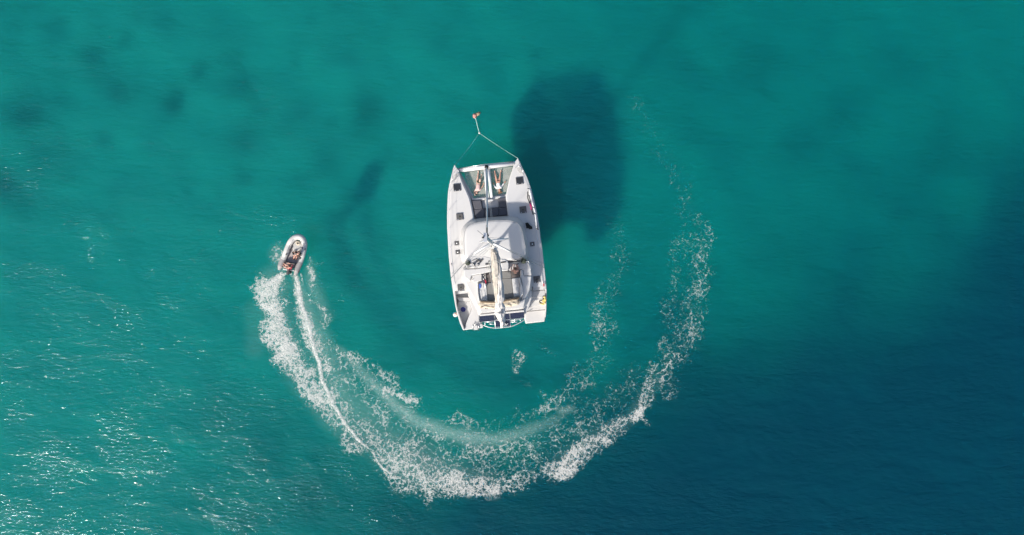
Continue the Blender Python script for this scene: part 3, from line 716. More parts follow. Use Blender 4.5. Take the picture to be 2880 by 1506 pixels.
net([(430,345),(780,305),(838,812),(640,815),(560,760),(440,480)])
net([(875,290),(1290,255),(1175,700),(1160,762),(935,790)])
for A, B in (((430,345,-5,-20),(790,305,-5,-14)), ((880,292,-4,-20),(1285,256,5,-18)), ((1290,255,10,7),(1175,700,10,7))):
    zz = []
    for k in range(29):
        t = k / 28; x = A[0] + (B[0] - A[0]) * t; y = A[1] + (B[1] - A[1]) * t; q = k % 2
        zz.append(z1(x + q * A[2], y + q * A[3], 1.26 + .16 * q))
    MB().tube(zz, .008, 4).build('lacing', M['rope'], cat)


# ---- hatches
def hatch(c, size, dark, rot=-6.2):
    size *= 1.08; c = Vector(c) ; c.z += .02; fm = MB(); h = size / 2
    rot_ = Matrix.Rotation(R(-rot), 3, 'Z')
    def rp(x, y, z): return c + rot_ @ Vector((x, y, z))
    fm.slab([rp(-h, -h, .04), rp(h, -h, .04), rp(h, h, .04), rp(-h, h, .04)], .06)
    o = fm.build('hatch', M['hatchframe'], cat, bevel=.012)
    g = h * .86
    MB().slab([rp(-g, -g, .052), rp(g, -g, .052), rp(g, g, .052), rp(-g, g, .052)], .01).build('pane', M['glass' if dark else 'hatchgrey'], o)
    hd = MB(); 
    for sx in (-.6, .6): hd.slab([rp(h * (sx - .12), -h * .92, .075), rp(h * (sx + .12), -h * .92, .075), rp(h * (sx + .12), -h * .7, .075), rp(h * (sx - .12), -h * .7, .075)], .022)
    hd.build_each('handle', M['alu'], o)
    if not dark:
        MB().lathe(rp(0, 0, .052), [(.055, 0), (.05, .02), (.02, .03)], 12).build('vent', M['greydisc' if size > .4 else 'alu'], o, smooth=True)
for X, Y, s_, dk, up in ((292,630,.46,1,.095), (341,1155,.43,0,.065)): hatch(z1(X, Y, DK + up), s_, dk)
for X, Y, s_, dk in ((288,545,.28,0), (306,705,.28,0)): hatch(z2(X, Y, DK), s_, dk)
hatch(z3(362, 508, DK), .42, 0)
hatch(z1(1420, 508, DK + .095), .46, 1); hatch(z1(1482, 1030, DK + .06), .43, 0)
hatch(z2(1650, 560, DK), .28, 0); hatch(z2(1732, 1195, DK), .42, 0)

# ---- toe rails, lifelines, pulpits
def along(edge, off, v0, v1, z, n, sgn):
    return [P(lerp_poly(edge, v) + off * sgn, v, z) for v in np.linspace(v0, v1, n)]
MB().tube(along(LO, 8.5, 540, 800, DK + .03, 30, 1), .022, 6).build('toe_rail', M['alu'], cat, smooth=True)
MB().tube(along(RO, -9.5, 500, 800, DK + .03, 30, 1), .022, 6).build('toe_rail', M['alu'], cat, smooth=True)
for edge, sgn, a0, a1 in ((LO, 1, 486, 800), (RO, -1, 470, 795)):
    st = along(edge, 6.5, a0, a1, DK, 7, sgn)
    rail = MB()
    tops = [Vector((p.x, p.y, DK + .62)) for p in st]
    rail.tube(tops, .006, 4); rail.tube([t - Vector((0, 0, .3)) for t in tops], .005, 4)
    lf = rail.build('lifeline', M['shroud'], cat)
    for p in st: MB().tube([p, p + Vector((0, 0, .64))], .014, 6).build('stanchion', M['steel'], lf, smooth=True)
def pulpit(rail, seat):
    m = MB(); top = [z1(x, y, DK + .62) for x, y in rail]
    m.tube(top, .014, 6)
    for p in (top[0], top[len(top) // 2], top[-1]): m.tube([p, Vector((p.x, p.y, DK + .05))], .014, 6)
    o = m.build('pulpit', M['steel'], cat, smooth=True)
    MB().slab([z1(x, y, DK + .30) for x, y in seat], .02).build('seat', M['net'], o)
pulpit([(212,300),(205,420),(198,520),(262,482),(318,412)], [(318,372),(255,385),(215,440),(200,518),(262,482),(318,412)])
pulpit([(1345,262),(1425,250),(1468,290),(1485,372)], [(1368,268),(1425,268),(1468,300),(1488,372),(1440,375),(1392,335)])
m = MB(); m.tube([z1(300, 300, DK + .15), z1(330, 345, DK + .1)], .02, 6); m.tube([z1(1330, 190, DK + .15), z1(1322, 235, DK + .1)], .02, 6); m.build_each('bow_cleat', M['steel'], cat, smooth=True)
# panel joints moulded in the side decks
sm = MB()
for pl in ([z1(350,555,0), z1(408,560,0)], [z1(160,1108,0), z1(285,1108,0)], [z1(1290,465,0), z1(1362,463,0)], [z1(1330,815,0), z1(1400,815,0)], [z2(165,615,0), z2(345,590,0)], [z2(205,745,0), z2(270,745,0)], [z2(1690,590,0), z2(1830,580,0)],
           [z1(250,770,0), z1(325,700,0)], [z1(1410,770,0), z1(1460,690,0)]):
    k = (H - DK) / H; sm.tube([Vector((p.x * k, p.y * k, DK + .004)) for p in pl], .008, 4)
sm.build_each('deck_joint', M['seam'], cat)

# ---- mast and rig
MF = P(1394, 693, 2.95); MT = P(1364.5, 667.5, 20.3)
def mast_at(z): return MF.lerp(MT, (z - MF.z) / (MT.z - MF.z))
m = MB(); rings = []
for z, s_ in ((2.98, 1.0), (3.2, 1.0), (10, 1.0), (16, .95), (19, .75), (20.3, .6)):
    c = mast_at(z); rings.append([c + Vector((math.sin(a) * .085 * s_, math.cos(a) * .135 * s_, 0)) for a in [2 * math.pi * k / 16 for k in range(16)]])
m.loft(rings); mast = m.build('mast', M['spar'], cat, smooth=True)
MB().slab([mast_at(20.34) + Vector(p) for p in ((-.09, -.22, 0), (.09, -.22, 0), (.09, .2, 0), (-.09, .2, 0))], .05).build('masthead', M['alu'], mast)
m = MB(); t = mast_at(20.3)
m.tube([t + Vector((-.06, .05, 0)), t + Vector((-.06, .05, .55))], .012, 5); m.tube([t + Vector((.05, .1, 0)), t + Vector((.05, .55, .12))], .012, 5); m.tube([t + Vector((-.05, .05, .1)), t + Vector((-.35, .30, .18))], .010, 5)
m.build_each('antenna', M['darkgrey'], mast)
MB().lathe(mast_at(20.3) + Vector((-.1, -.02, .02)), [(.045, 0), (.05, .08), (.03, .13)], 10).build('masthead_light', M['black'], mast, smooth=True)

sp_r = z2(1250, 690, 11.0); sp_l = z2(592, 728, 11.0); mc = mast_at(11.0)
for tip in (sp_r, sp_l):
    mid = mc.lerp(tip, .5)
    MB().tube([mc, mid, tip], [.075, .06, .045], 8).build('spreader', M['spar'], mast, smooth=True)
u0 = z2(700, 522, 14.0); u1 = z2(1222, 462, 14.0)
MB().tube([u0, u0.lerp(u1, .5), u1], [.03, .055, .035], 8).build('spreader', M['alu'], mast, smooth=True)
MB().tube([mast_at(9) , z2(905, 610, 9.0)], .03, 6).build('deck_light', M['black'], mast, smooth=True)
cr = z2(1870, 988, DK); cl = z2(187, 1168, DK); hound = mast_at(17.8)
for tip, ch in ((sp_r, cr), (sp_l, cl)):
    MB().tube([ch, tip], .018, 6).build('shroud', M['shroud'], mast)
    MB().tube([tip, hound], .010, 5).build('shroud', M['shroud'], mast)
    MB().tube([ch + Vector((0, .25, 0)), mast_at(10.6)], .009, 5).build('shroud', M['shroud'], mast)
    MB().tube([ch, ch + (tip - ch).normalized() * .45], .03, 6).build('turnbuckle', M['steel'], mast)
for tip in (u0, u1): MB().tube([mast_at(19.8), tip, mast_at(7.5)], .007, 5).build('diamond_stay', M['shroud'], mast)
# halyards leading down to the deck organisers
hal = MB()
for x, y in ((610,760),(660,800),(735,790),(800,760),(840,1000),(870,990)): hal.tube([mast_at(3.6) + Vector((random.uniform(-.08, .08), .1, 0)), z2(x, y, 3.08)], .012, 5)
hal.build_each('halyard', M['rope'], mast)
# furled jib on the forestay
j0 = z1(824, 268, 1.78); j1 = mast_at(17.9) + Vector((0, .12, 0)); n_ = 26; pts = [j0.lerp(j1, i / (n_ - 1)) + Vector((0, 0, -.25 * math.sin(math.pi * i / (n_ - 1)))) for i in range(n_)]
MB().tube(pts, [.028 + .052 * max(0, (1 - (i / (n_ - 1)) ** 1.3)) * min(1, i / 2) for i in range(n_)], 10).build('furled_jib', M['white'], cat, smooth=True)
MB().tube([j1 - (j1 - j0).normalized() * 1.6, j1], .028, 8).build('forestay', M['black'], cat)
MB().tube([j1 - (j1 - j0).normalized() * .5, j1 - (j1 - j0).normalized() * .15], [.05, .09], 8).build('swivel', M['black'], cat, smooth=True)
sh = MB(); 
for dx in (0, 22): sh.tube([z1(868 + dx, 850, 1.6), z1(885 + dx, 1010, 1.9), z1(905 + dx, 1170, 2.4), z1(930 + dx, 1235, 3.0)], .012, 5)
sh.build_each('furling_line', M['rope'], cat)

# boom and dropped mainsail
b0 = mast_at(4.1) + Vector((0, -.12, 0)); b1 = z3(1104, 1238, 4.35)
boom = MB().tube([b0, b1], .10, 12).build('boom', M['spar'], cat, smooth=True)
def bundle(name, st, m, seed, foldamp, parent, hgt=.36, seg=28):
    rings = []; pts = []
    N = 46; xs = [s[0] for s in st]
    for i in range(N):
        t = i / (N - 1) * (len(st) - 1); k = min(int(t), len(st) - 2); f = t - k; f = f * f * (3 - 2 * f)
        l_ = [st[k][j] + (st[k + 1][j] - st[k][j]) * f for j in range(4)]      # left x, right x, y (source px), z
        z = l_[3]; a = P(l_[0], l_[2], z); b = P(l_[1], l_[2], z); c = (a + b) / 2; hw = (b - a).length / 2; sd = (b - a).normalized()
        ring = []
        for q in range(seg):
            an = 2 * math.pi * q / seg
            fold = foldamp * (mnoise.noise(Vector((an * 2.4 + seed, i * .16 + an * .5, seed))) + .6 * mnoise.noise(Vector((an * 5 + seed, i * .42, 3 + seed))))
            g = 1 + fold
            zz = math.sin(an) * hgt * g * (.55 if math.sin(an) < 0 else 1) * min(1, .45 + hw)
            ring.append(c + sd * math.cos(an) * hw * g + Vector((0, 0, zz)))
        rings.append(ring)
    return MB().loft(rings).build(name, m, parent, smooth=True)
bundle('sail_bag', [(1380,1389,701,4.3),(1381,1400,712,4.4),(1382,1404,740,4.45),(1384,1406,770,4.4),(1387,1407,800,4.4),(1391,1405,830,4.35),(1396,1404,855,4.35)], M['tan'], 3.0, .35, boom)
bundle('mainsail', [(1388,1398,703,4.25),(1395,1406,730,4.3),(1396,1410,760,4.35),(1397,1411,785,4.4),(1397,1414,810,4.4),(1397,1417,835,4.4),(1396,1416,850,4.4),(1396,1417,868,4.4),(1396,1419,880,4.4),(1398,1419,890,4.35),(1406,1418,905,4.35),(1410,1415,920,4.35)], M['sail'], 9.0, .8, boom, .36)
bundle('mainsail', [(1393,1397,838,4.2),(1393,1403,860,4.3),(1392,1408,880,4.35),(1396,1410,888,4.3),(1404,1411,897,4.25)], M['sail'], 5.0, .6, boom, .22)
m = MB()
for i, (xa, ya, xb, yb) in enumerate(((862,165,985,720),(890,165,1000,760),(925,165,960,560))):
    m.tube([z3(xa, ya, 3.05), z3((xa + xb) / 2, (ya + yb) / 2, 3.6), z3(xb, yb, 4.2)], .013, 5)
m.build_each('mainsheet', M['rope'], boom)
m = MB()
for k in (1, 3, 6, 8):
    y = 715 + k * 23; x = 1385 + k * 1.4; m.tube(smooth_curve([P(x - 2, y, 4.3), P(x + 8, y + 4 * (-1) ** k, 4.85), P(x + 22, y + 6, 4.4)], 4), .011, 5)
m.build_each('sail_tie', M['rope'], boom)
m = MB(); 
for pl in ([(1130,1100),(1160,1105),(1150,1150),(1125,1185)], [(1110,1180),(1165,1185),(1215,1155)], [(1130,1160),(1170,1165),(1180,1195)]): m.tube(smooth_curve([z3(x, y, 2.45) for x, y in pl], 4), .022, 6)
m.build_each('topping_lift', M['rope'], cat, smooth=True)

# ---- flybridge hardware
def winch(c, r, m='black'):
    o = MB().lathe(c, [(r * 1.05, 0), (r, .04), (r * .72, .09), (r * .78, .17), (r * .95, .20), (r * .3, .215)], 16).build('winch', M[m], cat, smooth=True)
    MB().lathe(Vector(c) + Vector((0, 0, .2)), [(r * .55, 0), (r * .5, .03), (r * .2, .035)], 12).build('winch_top', M['steel'], o, smooth=True)
for x, y, r in ((595,930,.095),(675,925,.085),(770,1120,.075),(770,1182,.085)): winch(z2(x, y, 3.03 if y < 1000 else 2.84), r)
MB().lathe(z2(486, 898, 2.98), [(.17, 0), (.18, .10), (.15, .16), (.05, .19)], 18).build('grill_cover', M['greydisc'], cat, smooth=True)
MB().lathe(z2(1492, 862, 2.95), [(.19, 0), (.2, .12), (.17, .18), (.05, .21)], 20).build('horn_cover', M['greydisc'], cat, smooth=True)
for x, y in ((655,862),(682,850),(715,868),(738,845)):
    MB().slab([z2(x + a * 12 - b * 9, y - a * 9 - b * 16, 3.10) for a, b in ((-1,-1),(1,-1),(1,1),(-1,1))], .10).build('rope_clutch', M['darkgrey'], cat, bevel=.01)
m = MB(); m.slab([z2(x, y, 3.06) for x, y in ((800,905),(885,898),(888,928),(803,938))], .04); m.slab([z2(x, y, 3.06) for x, y in ((855,860),(892,856),(892,880),(857,882))], .04)
m.build_each('instrument_panel', M['darkgrey'], cat, bevel=.01)
MB().slab([z2(x, y, 3.04) for x, y in ((1080,882),(1165,868),(1186,888),(1084,903))], .03).build('console_slot', M['black'], cat)
m = MB()
for pl in ([(470,950),(500,965),(545,975)], [(560,860),(600,845),(660,815)], [(520,920),(570,900),(640,880),(700,860)], [(455,990),(520,985)], [(600,990),(650,998)], [(610,960),(625,968)]):
    m.tube(smooth_curve([z2(x, y, 3.07) for x, y in pl], 4), .016, 5)
m.build_each('control_line', M['darkgrey'], cat, smooth=True)
m = MB()
for k in range(6): x = 825 + k * 15; m.slab([z2(x + a, 990 + b - k * .8, 3.05) for a, b in ((0,0),(9,0),(9,10),(0,10))], .03)
m.build_each('cleat', M['darkgrey'], cat)
MB().tube([z2(1365, 925, 3.0), z2(1405, 910, 3.0)], .025, 6).build('handle', M['black'], cat)
MB().tube(smooth_curve([z3(1650,492,DK + .12), z3(1656,525,DK + .12), z3(1648,555,DK + .1), z3(1640,565,DK + .05)], 4), .025, 6).build('grab_handle', M['black'], cat, smooth=True)
gr = MB(); gr.tube(smooth_curve([z2(1520,880,3.1), z2(1590,885,3.15), z2(1612,960,3.15), z2(1615,1030,3.1)], 5), .018, 6); gr.tube(smooth_curve([z3(1432,405,3.05), z3(1462,470,3.2), z3(1478,600,3.2), z3(1440,690,3.05)], 5), .014, 6); gr.tube(smooth_curve([z3(520,425,2.7), z3(560,380,2.9), z3(590,350,2.9)], 4), .012, 6)
gr.build_each('grab_rail', M['steel'], cat, smooth=True)
m = MB(); m.tube([z3(1600,430,2.7), z3(1595,560,2.6), z3(1520,660,2.5), z3(1440,800,2.4)], .01, 5); m.build('stay_line', M['rope'], cat)
for x, y in ((806,888),(836,886)): MB().lathe(z3(x, y, 2.87), [(.035, 0), (.035, .03), (.01, .04)], 10).build('vent_cap', M['black'], cat, smooth=True)
MB().lathe(z3(1655, 680, 1.37), [(.05, 0), (.045, .02), (.01, .03)], 12).build('deck_filler', M['steel'], cat, smooth=True)
for x, y in ((265,582),(188,85)): MB().lathe(z3(x, y, DK + .02), [(.04, 0), (.035, .05), (.01, .06)], 10).build('fairlead', M['black'], cat, smooth=True)
MB().tube(smooth_curve([z3(262,585,DK + .05), z3(340,575,DK + .07), z3(440,562,DK + .05)], 4), .012, 5).build('gate_rail', M['steel'], cat)

# swim ladder folded on the port transom
lad = MB()
for x in (580, 680): lad.tube([z3(x, 1168, 1.45), z3(x + 2, 1282, 1.2)], .025, 6)
for y in (1175, 1260): lad.tube([z3(580, y, 1.40), z3(682, y - 5, 1.40)], .02, 6)
lad.build('swim_ladder', M['steel'], cat, smooth=True)
MB().slab([z3(x, y, 1.42) for x, y in ((600,1195),(662,1190),(668,1270),(606,1276))], .06).build('ladder_tread', M['gel'], cat, bevel=.02)

# ------------------------------------------------------------------ people
def skin_obj(name, nodes, edges, mats, parent=None, sub=2, extra=None):
    """nodes: (co, radius)"""
    off = origin_of(parent) if parent else Vector()
    me = bpy.data.meshes.new('tmp'); me.from_pydata([Vector(c) - off for c, r in nodes], edges, [])
    o = bpy.data.objects.new('tmp', me); C.objects.link(o)
    md = o.modifiers.new('s', 'SKIN'); md.use_smooth_shade = True
    for i, (c, r) in enumerate(nodes):
        sv = me.skin_vertices[0].data[i]; rr = r if isinstance(r, tuple) else (r, r); sv.radius = rr; sv.use_root = (i == 0)
    ms = o.modifiers.new('u', 'SUBSURF'); ms.levels = sub; ms.render_levels = sub
    dgp = bpy.context.evaluated_depsgraph_get(); ev = o.evaluated_get(dgp)
    res = bpy.data.meshes.new_from_object(ev, depsgraph=dgp); bpy.data.objects.remove(o)
    res.name = name
    res.materials.clear()
    for mm in mats: res.materials.append(mm)
    if extra:
        b = bmesh.new(); b.from_mesh(res)
        for co, r, mi in extra:
            g = bmesh.ops.create_icosphere(b, subdivisions=2, radius=1, matrix=Matrix.Translation(Vector(co) - off) @ Matrix.Diagonal((*((r, r, r) if not isinstance(r, tuple) else r), 1)))
            for v in g['verts']:
                for f in v.link_faces: f.material_index = mi; f.smooth = True
        b.to_mesh(res); b.free()
    oo = bpy.data.objects.new(name, res); C.objects.link(oo)
    if parent: oo.parent = parent
    return oo
def person(J, skin, face, label, group=None, hair='hairdark', hair_len=.0, shirt=None, shorts=None, sleeves=False, bikini=None):
    V = {k: Vector(v) for k, v in J.items()}
    root_loc = V['pelvis'].copy(); root_loc.z = min(v.z for v in V.values()) - .05
    rt_ = empty('person', root_loc, label, 'person', group)
    nodes = []; edges = []
    def nd(c, r): nodes.append((Vector(c), r)); return len(nodes) - 1
    pel = nd(V['pelvis'], (.135, .10)); ab = nd(V['pelvis'].lerp(V['chest'], .5), (.125, .09)); ch = nd(V['chest'], (.15, .105))
    nk0 = nd(V['chest'].lerp(V['neck'], .72), (.10, .08)); nk = nd(V['neck'], .052); hd = nd(V['neck'].lerp(V['head'], .55), .062); h2 = nd(V['head'], (.082, .095)); h3 = nd(V['head'] + (V['head'] - V['neck']).normalized() * .085, (.062, .07))
    edges += [(pel, ab), (ab, ch), (ch, nk0), (nk0, nk), (nk, hd), (hd, h2), (h2, h3)]
    for s_ in 'LR':
        sh_ = nd(V['sh' + s_], .062); el = nd(V['el' + s_], .042); wr = nd(V['wr' + s_], .028)
        um = nd(V['sh' + s_].lerp(V['el' + s_], .45), .048); fm = nd(V['el' + s_].lerp(V['wr' + s_], .35), .041)
        edges += [(nk0, sh_), (sh_, um), (um, el), (el, fm), (fm, wr)]
        d = (V['wr' + s_] - V['el' + s_]).normalized(); sd = d.cross(Vector((0, 0, 1)))
        sd = sd.normalized() if sd.length > .1 else Vector((1, 0, 0)); up = sd.cross(d)
        pm = nd(V['wr' + s_] + d * .055, (.038, .018)); edges.append((wr, pm))
        for k in range(4):
            o_ = (k - 1.5) * .019; ln = (.062, .075, .070, .052)[k]; b = V['wr' + s_] + d * .085 + sd * o_
            f1 = nd(b, .010); f2 = nd(b + d * ln * .55 - up * .008, .0088); f3 = nd(b + d * ln - up * .026, .0075); edges += [(pm, f1), (f1, f2), (f2, f3)]
        tside = sd * (.036 if s_ == 'L' else -.036)
        t1 = nd(V['wr' + s_] + d * .035 + tside, .012); t2 = nd(V['wr' + s_] + d * .075 + tside * 1.6, .009); edges += [(wr, t1), (t1, t2)]
        hp = nd(V['hip' + s_], .092); kn = nd(V['kn' + s_], .058); an_ = nd(V['an' + s_], .037); th = nd(V['hip' + s_].lerp(V['kn' + s_], .5), .078); cf = nd(V['kn' + s_].lerp(V['an' + s_], .32), .055)
        to = nd(V['toe' + s_], (.038, .022)); mf = nd(V['an' + s_].lerp(V['toe' + s_], .45), (.036, .03))
        edges += [(pel, hp), (hp, th), (th, kn), (kn, cf), (cf, an_), (an_, mf), (mf, to)]
    fd = Vector(face).normalized(); ax = (V['head'] - V['neck']).normalized(); fd = (fd - ax * fd.dot(ax)).normalized(); sx = ax.cross(fd)
    hc = V['head']
    ex = [(hc + fd * .098 - ax * .01, (.014, .014, .014), 0), (hc + fd * .082 + sx * .032 + ax * .012, .012, 1), (hc + fd * .082 - sx * .032 + ax * .012, .012, 1),
          (hc + sx * .082 - ax * .005, .022, 0), (hc - sx * .082 - ax * .005, .022, 0), (hc + fd * .082 - ax * .05, (.022, .012, .010), 2)]
    body = skin_obj('body', nodes, edges, [M[skin], M['eye'], M['buoyred']], rt_, 2, ex)
    # hair
    hb = MB(); rings = []
    c = hc + ax * .035 - fd * .018
    for i in range(1, 8):
        t = math.pi * .62 * i / 7; rings.append([c + ax * math.cos(t) * .112 + (fd * math.cos(a) * (.098 if math.cos(a) < 0 else .088) + sx * math.sin(a) * .096) * math.sin(t) * (1 + .12 * mnoise.noise(Vector((a * 3, t * 4, 1)))) - fd * .03 * (i / 7) for a in [2 * math.pi * k / 16 for k in range(16)]])
    hb.loft(rings)
    if hair_len:
        for k in range(9):
            a = (k - 4) * .3; p0 = hc + ax * .06 - fd * .05 + sx * math.sin(a) * .07
            p2 = hc + ax * (.10 + hair_len) + sx * math.sin(a) * (.10 + hair_len * .4) - fd * .06
            hb.tube([p0, p0.lerp(p2, .5) + sx * .01 * math.sin(k * 3), p2], [.035, .03, .008], 6)
    hb.build('hair', M[hair], rt_, smooth=True)
    if shirt:
        nn = [(V['pelvis'].lerp(V['chest'], .12), (.150, .118)), (V['pelvis'].lerp(V['chest'], .55), (.148, .112)), (V['chest'], (.168, .125)), (V['chest'].lerp(V['neck'], .75), (.115, .095)),
              (V['shL'], .076), (V['shR'], .076)]
        ee = [(0, 1), (1, 2), (2, 3), (3, 4), (3, 5)]
        for s_, i in (('L', 4), ('R', 5)):
            k = len(nn); nn.append((V['sh' + s_].lerp(V['el' + s_], .5 if not sleeves else .95), .062)); ee.append((i, k))
            if sleeves: nn.append((V['el' + s_].lerp(V['wr' + s_], .8), .046)); ee.append((k, k + 1))
        skin_obj('shirt', nn, ee, [M[shirt]], rt_, 2)
    if shorts:
        nn = [(V['pelvis'].lerp(V['chest'], .1), (.148, .115)), (V['pelvis'], (.155, .122))]; ee = [(0, 1)]
        for s_ in 'LR':
            k = len(nn); nn += [(V['hip' + s_], .108), (V['hip' + s_].lerp(V['kn' + s_], .5 if not bikini else .02), .095)]; ee += [(1, k), (k, k + 1)]
        skin_obj('shorts' if not bikini else 'bikini', nn, ee, [M[shorts]], rt_, 2)
    return rt_
UP = (0, 0, 1)
tz = 1.27
person(dict(pelvis=q6(440,690,tz+.12), chest=q6(425,850,tz+.13), neck=q6(400,955,tz+.13), head=q6(372,1015,tz+.14),
            shL=q6(345,915,tz+.12), shR=q6(500,905,tz+.12), elL=q6(280,985,tz+.10), wrL=q6(300,1050,tz+.16), elR=q6(560,825,tz+.08), wrR=q6(604,730,tz+.08),
            hipL=q6(400,655,tz+.11), hipR=q6(480,660,tz+.12), knL=q6(410,465,tz+.10), anL=q6(436,310,tz+.06), toeL=q6(420,250,tz+.14),
            knR=q6(494,560,tz+.55), anR=q6(545,430,tz+.08), toeR=q6(552,370,tz+.07)),
       'skinpale', UP, 'person lying on the left trampoline net in dark green shorts and pink shirt', 'people lying on the bow trampoline', 'hairdark', shirt='pinkcloth', shorts='olive')
person(dict(pelvis=q6(1115,640,tz+.12), chest=q6(1130,790,tz+.13), neck=q6(1150,880,tz+.13), head=q6(1165,935,tz+.13),
            shL=q6(1070,855,tz+.12), shR=q6(1208,845,tz+.12), elL=q6(985,790,tz+.07), wrL=q6(955,715,tz+.08), elR=q6(1262,755,tz+.07), wrR=q6(1335,665,tz+.08),
            hipL=q6(1065,600,tz+.11), hipR=q6(1165,595,tz+.11), knL=q6(1030,440,tz+.12), anL=q6(1000,300,tz+.06), toeL=q6(992,250,tz+.14),
            knR=q6(1180,430,tz+.12), anR=q6(1205,280,tz+.06), toeR=q6(1212,232,tz+.14)),
       'skin', UP, 'person lying on the right trampoline net in a white long sleeved top', 'people lying on the bow trampoline', 'hairbrown', .12, shirt='white', sleeves=True, shorts='blackcloth', bikini=True)
sz = 2.75
person(dict(pelvis=z2(1350,1085,sz+.16), chest=z2(1345,1045,sz+.50), neck=z2(1343,1022,sz+.66), head=z2(1342,998,sz+.80),
            shL=z2(1292,1045,sz+.58), shR=z2(1396,1042,sz+.58), elL=z2(1268,1005,sz+.38), wrL=z2(1282,955,sz+.36), elR=z2(1412,1002,sz+.38), wrR=z2(1385,955,sz+.40),
            hipL=z2(1328,1078,sz+.13), hipR=z2(1375,1075,sz+.13), knL=z2(1315,1000,sz+.42), knR=z2(1378,998,sz+.42), anL=z2(1322,945,sz+.06), anR=z2(1368,943,sz+.06), toeL=z2(1320,918,sz+.04), toeR=z2(1372,915,sz+.04)),
       'skin', (0, 1, -.3), 'person with bare pink shoulders and dark hair sitting on the brown pad beside the boom', None, 'hairdark', shorts='darkgrey')

# ------------------------------------------------------------------ loose things on the catamaran
m = MB(); pl = [(1488,525,2.05),(1494,555,2.05),(1500,580,2.05),(1506,605,2.05),(1509,645,2.02)]
rp = smooth_curve([P(*p) for p in pl], 5)
m.tube(rp, [.05 if i < 3 else .085 - .002 * i for i in range(len(rp))], 10)
pole = empty('rolled_sail', P(1498, 585, 1.78), 'long thin white rolled sail lashed along the starboard rail of the catamaran', 'rolled sail')
m.build('sail_roll', M['white'], pole, smooth=True)
for x, y in ((1486,532),(1503,602),(1500,585),(1511,645)):
    MB().tube([P(x - 3, y - 2, 2.12), P(x + 4, y + 1, 2.12)], .022, 6).build('strap', M['blackcloth'], pole)
m = MB(); m.tube(smooth_curve([z1(x, y, 2.0) for x, y in ((1570,700),(1568,810),(1590,880),(1620,940),(1640,1030),(1665,1118))], 5), .035, 6); m.tube(smooth_curve([z1(x, y, 2.0) for x, y in ((1585,760),(1605,830),(1612,900))], 5), .03, 6)
m.tube(smooth_curve([P(1509,625,2.0), P(1511,635,2.0), P(1512,647,1.95)], 4), .03, 6)
m.build_each('cord', M['blackcloth'], pole, smooth=True)
def cloth(name, f, pts, z, amp, mname, label, catg, seed=0, res=10, group=None):
    """a crumpled piece of cloth: four or more outline points, domed and folded"""
    top = [f(x, y, z) for x, y in pts]; c = sum(top, Vector()) / len(top); mb = MB(); rings = []
    outl = resample(top, 36)
    for t, h in ((1.0, -.03), (1.0, .01), (.85, .6), (.6, 1.0), (.3, .8), (.08, .9)):
        rings.append([c + (p - c) * t + Vector((0, 0, amp * h * (1 + .9 * mnoise.noise((c + (p - c) * t) * 7 + Vector((seed, 0, 0)))) if h > 0 else h)) for p in outl])
    mb.loft(rings)
    return top_obj(name, mb, M[mname], label, catg, group, smooth=True)
cloth('towel', z1, [(1600,890),(1625,905),(1640,960),(1640,1030),(1622,1050),(1618,990),(1600,950)], 2.0, .09, 'magenta', 'crumpled magenta towel hung on the starboard rail beside the white rolled sail', 'towel', 2)
cloth('wetsuit', z2, [(1522,178),(1575,170),(1596,205),(1625,232),(1650,245),(1648,288),(1594,290),(1580,268),(1545,278)], 1.85, .13, 'blackcloth', 'black wetsuit heaped on the starboard side deck beside the coachroof', 'wetsuit', 4)
cloth('towel', z3, [(782,360),(812,372),(822,400),(820,436),(806,438),(795,400)], 2.86, .06, 'red', 'small red towel on the left bench beside two black winches', 'towel', 5)
cloth('bag', z3, [(790,440),(815,442),(818,490),(805,515),(786,480)], 2.86, .08, 'white', 'small pale crumpled bag on the left bench just behind the red towel', 'bag', 6)
cloth('towel', z3, [(686,440),(724,440),(732,490),(720,522),(695,530),(690,490)], 2.86, .03, 'bluebright', 'folded blue towel on the locker lid of the left bench', 'towel', 7)
cloth('bag', z3, [(706,760),(735,708),(780,705),(835,735),(846,758)], 2.86, .12, 'deck', 'pale grey bag at the rear end of the left bench', 'bag', 8)
# blue basin in the port stairwell
m = MB().lathe(z3(404, 903, .935), [(.11, 0), (.17, .12), (.18, .13), (.165, .125), (.10, .02), (.02, .015)], 24)
top_obj('basin', m, M['blue'], 'round dark blue basin on the steps of the port stern', 'basin', base=z3(404, 903, .935), smooth=True)
# yellow horseshoe buoy
hb = empty('life_buoy', z3(1825, 740, 1.5), 'yellow horseshoe life buoy with a black strap on the starboard stern rail', 'life buoy')
hs = smooth_curve([z3(x, y, 1.55) for x, y in ((1862,665),(1880,700),(1882,750),(1868,790),(1838,805),(1808,795),(1795,770))], 5)
MB().tube(hs, [.075 + .02 * math.sin(i) for i in range(len(hs))], 10).build('float', M['yellow'], hb, smooth=True)
MB().slab(poly(z3, [(1840,715),(1870,720),(1875,760),(1850,782),(1822,770),(1830,740)], 1.60), .12).build('cover', M['yellow'], hb, bevel=.05)
MB().tube(smooth_curve([z3(x, y, 1.62) for x, y in ((1828,738),(1792,742),(1780,765),(1795,790),(1815,795))], 5), .035, 8).build('strap', M['black'], hb, smooth=True)
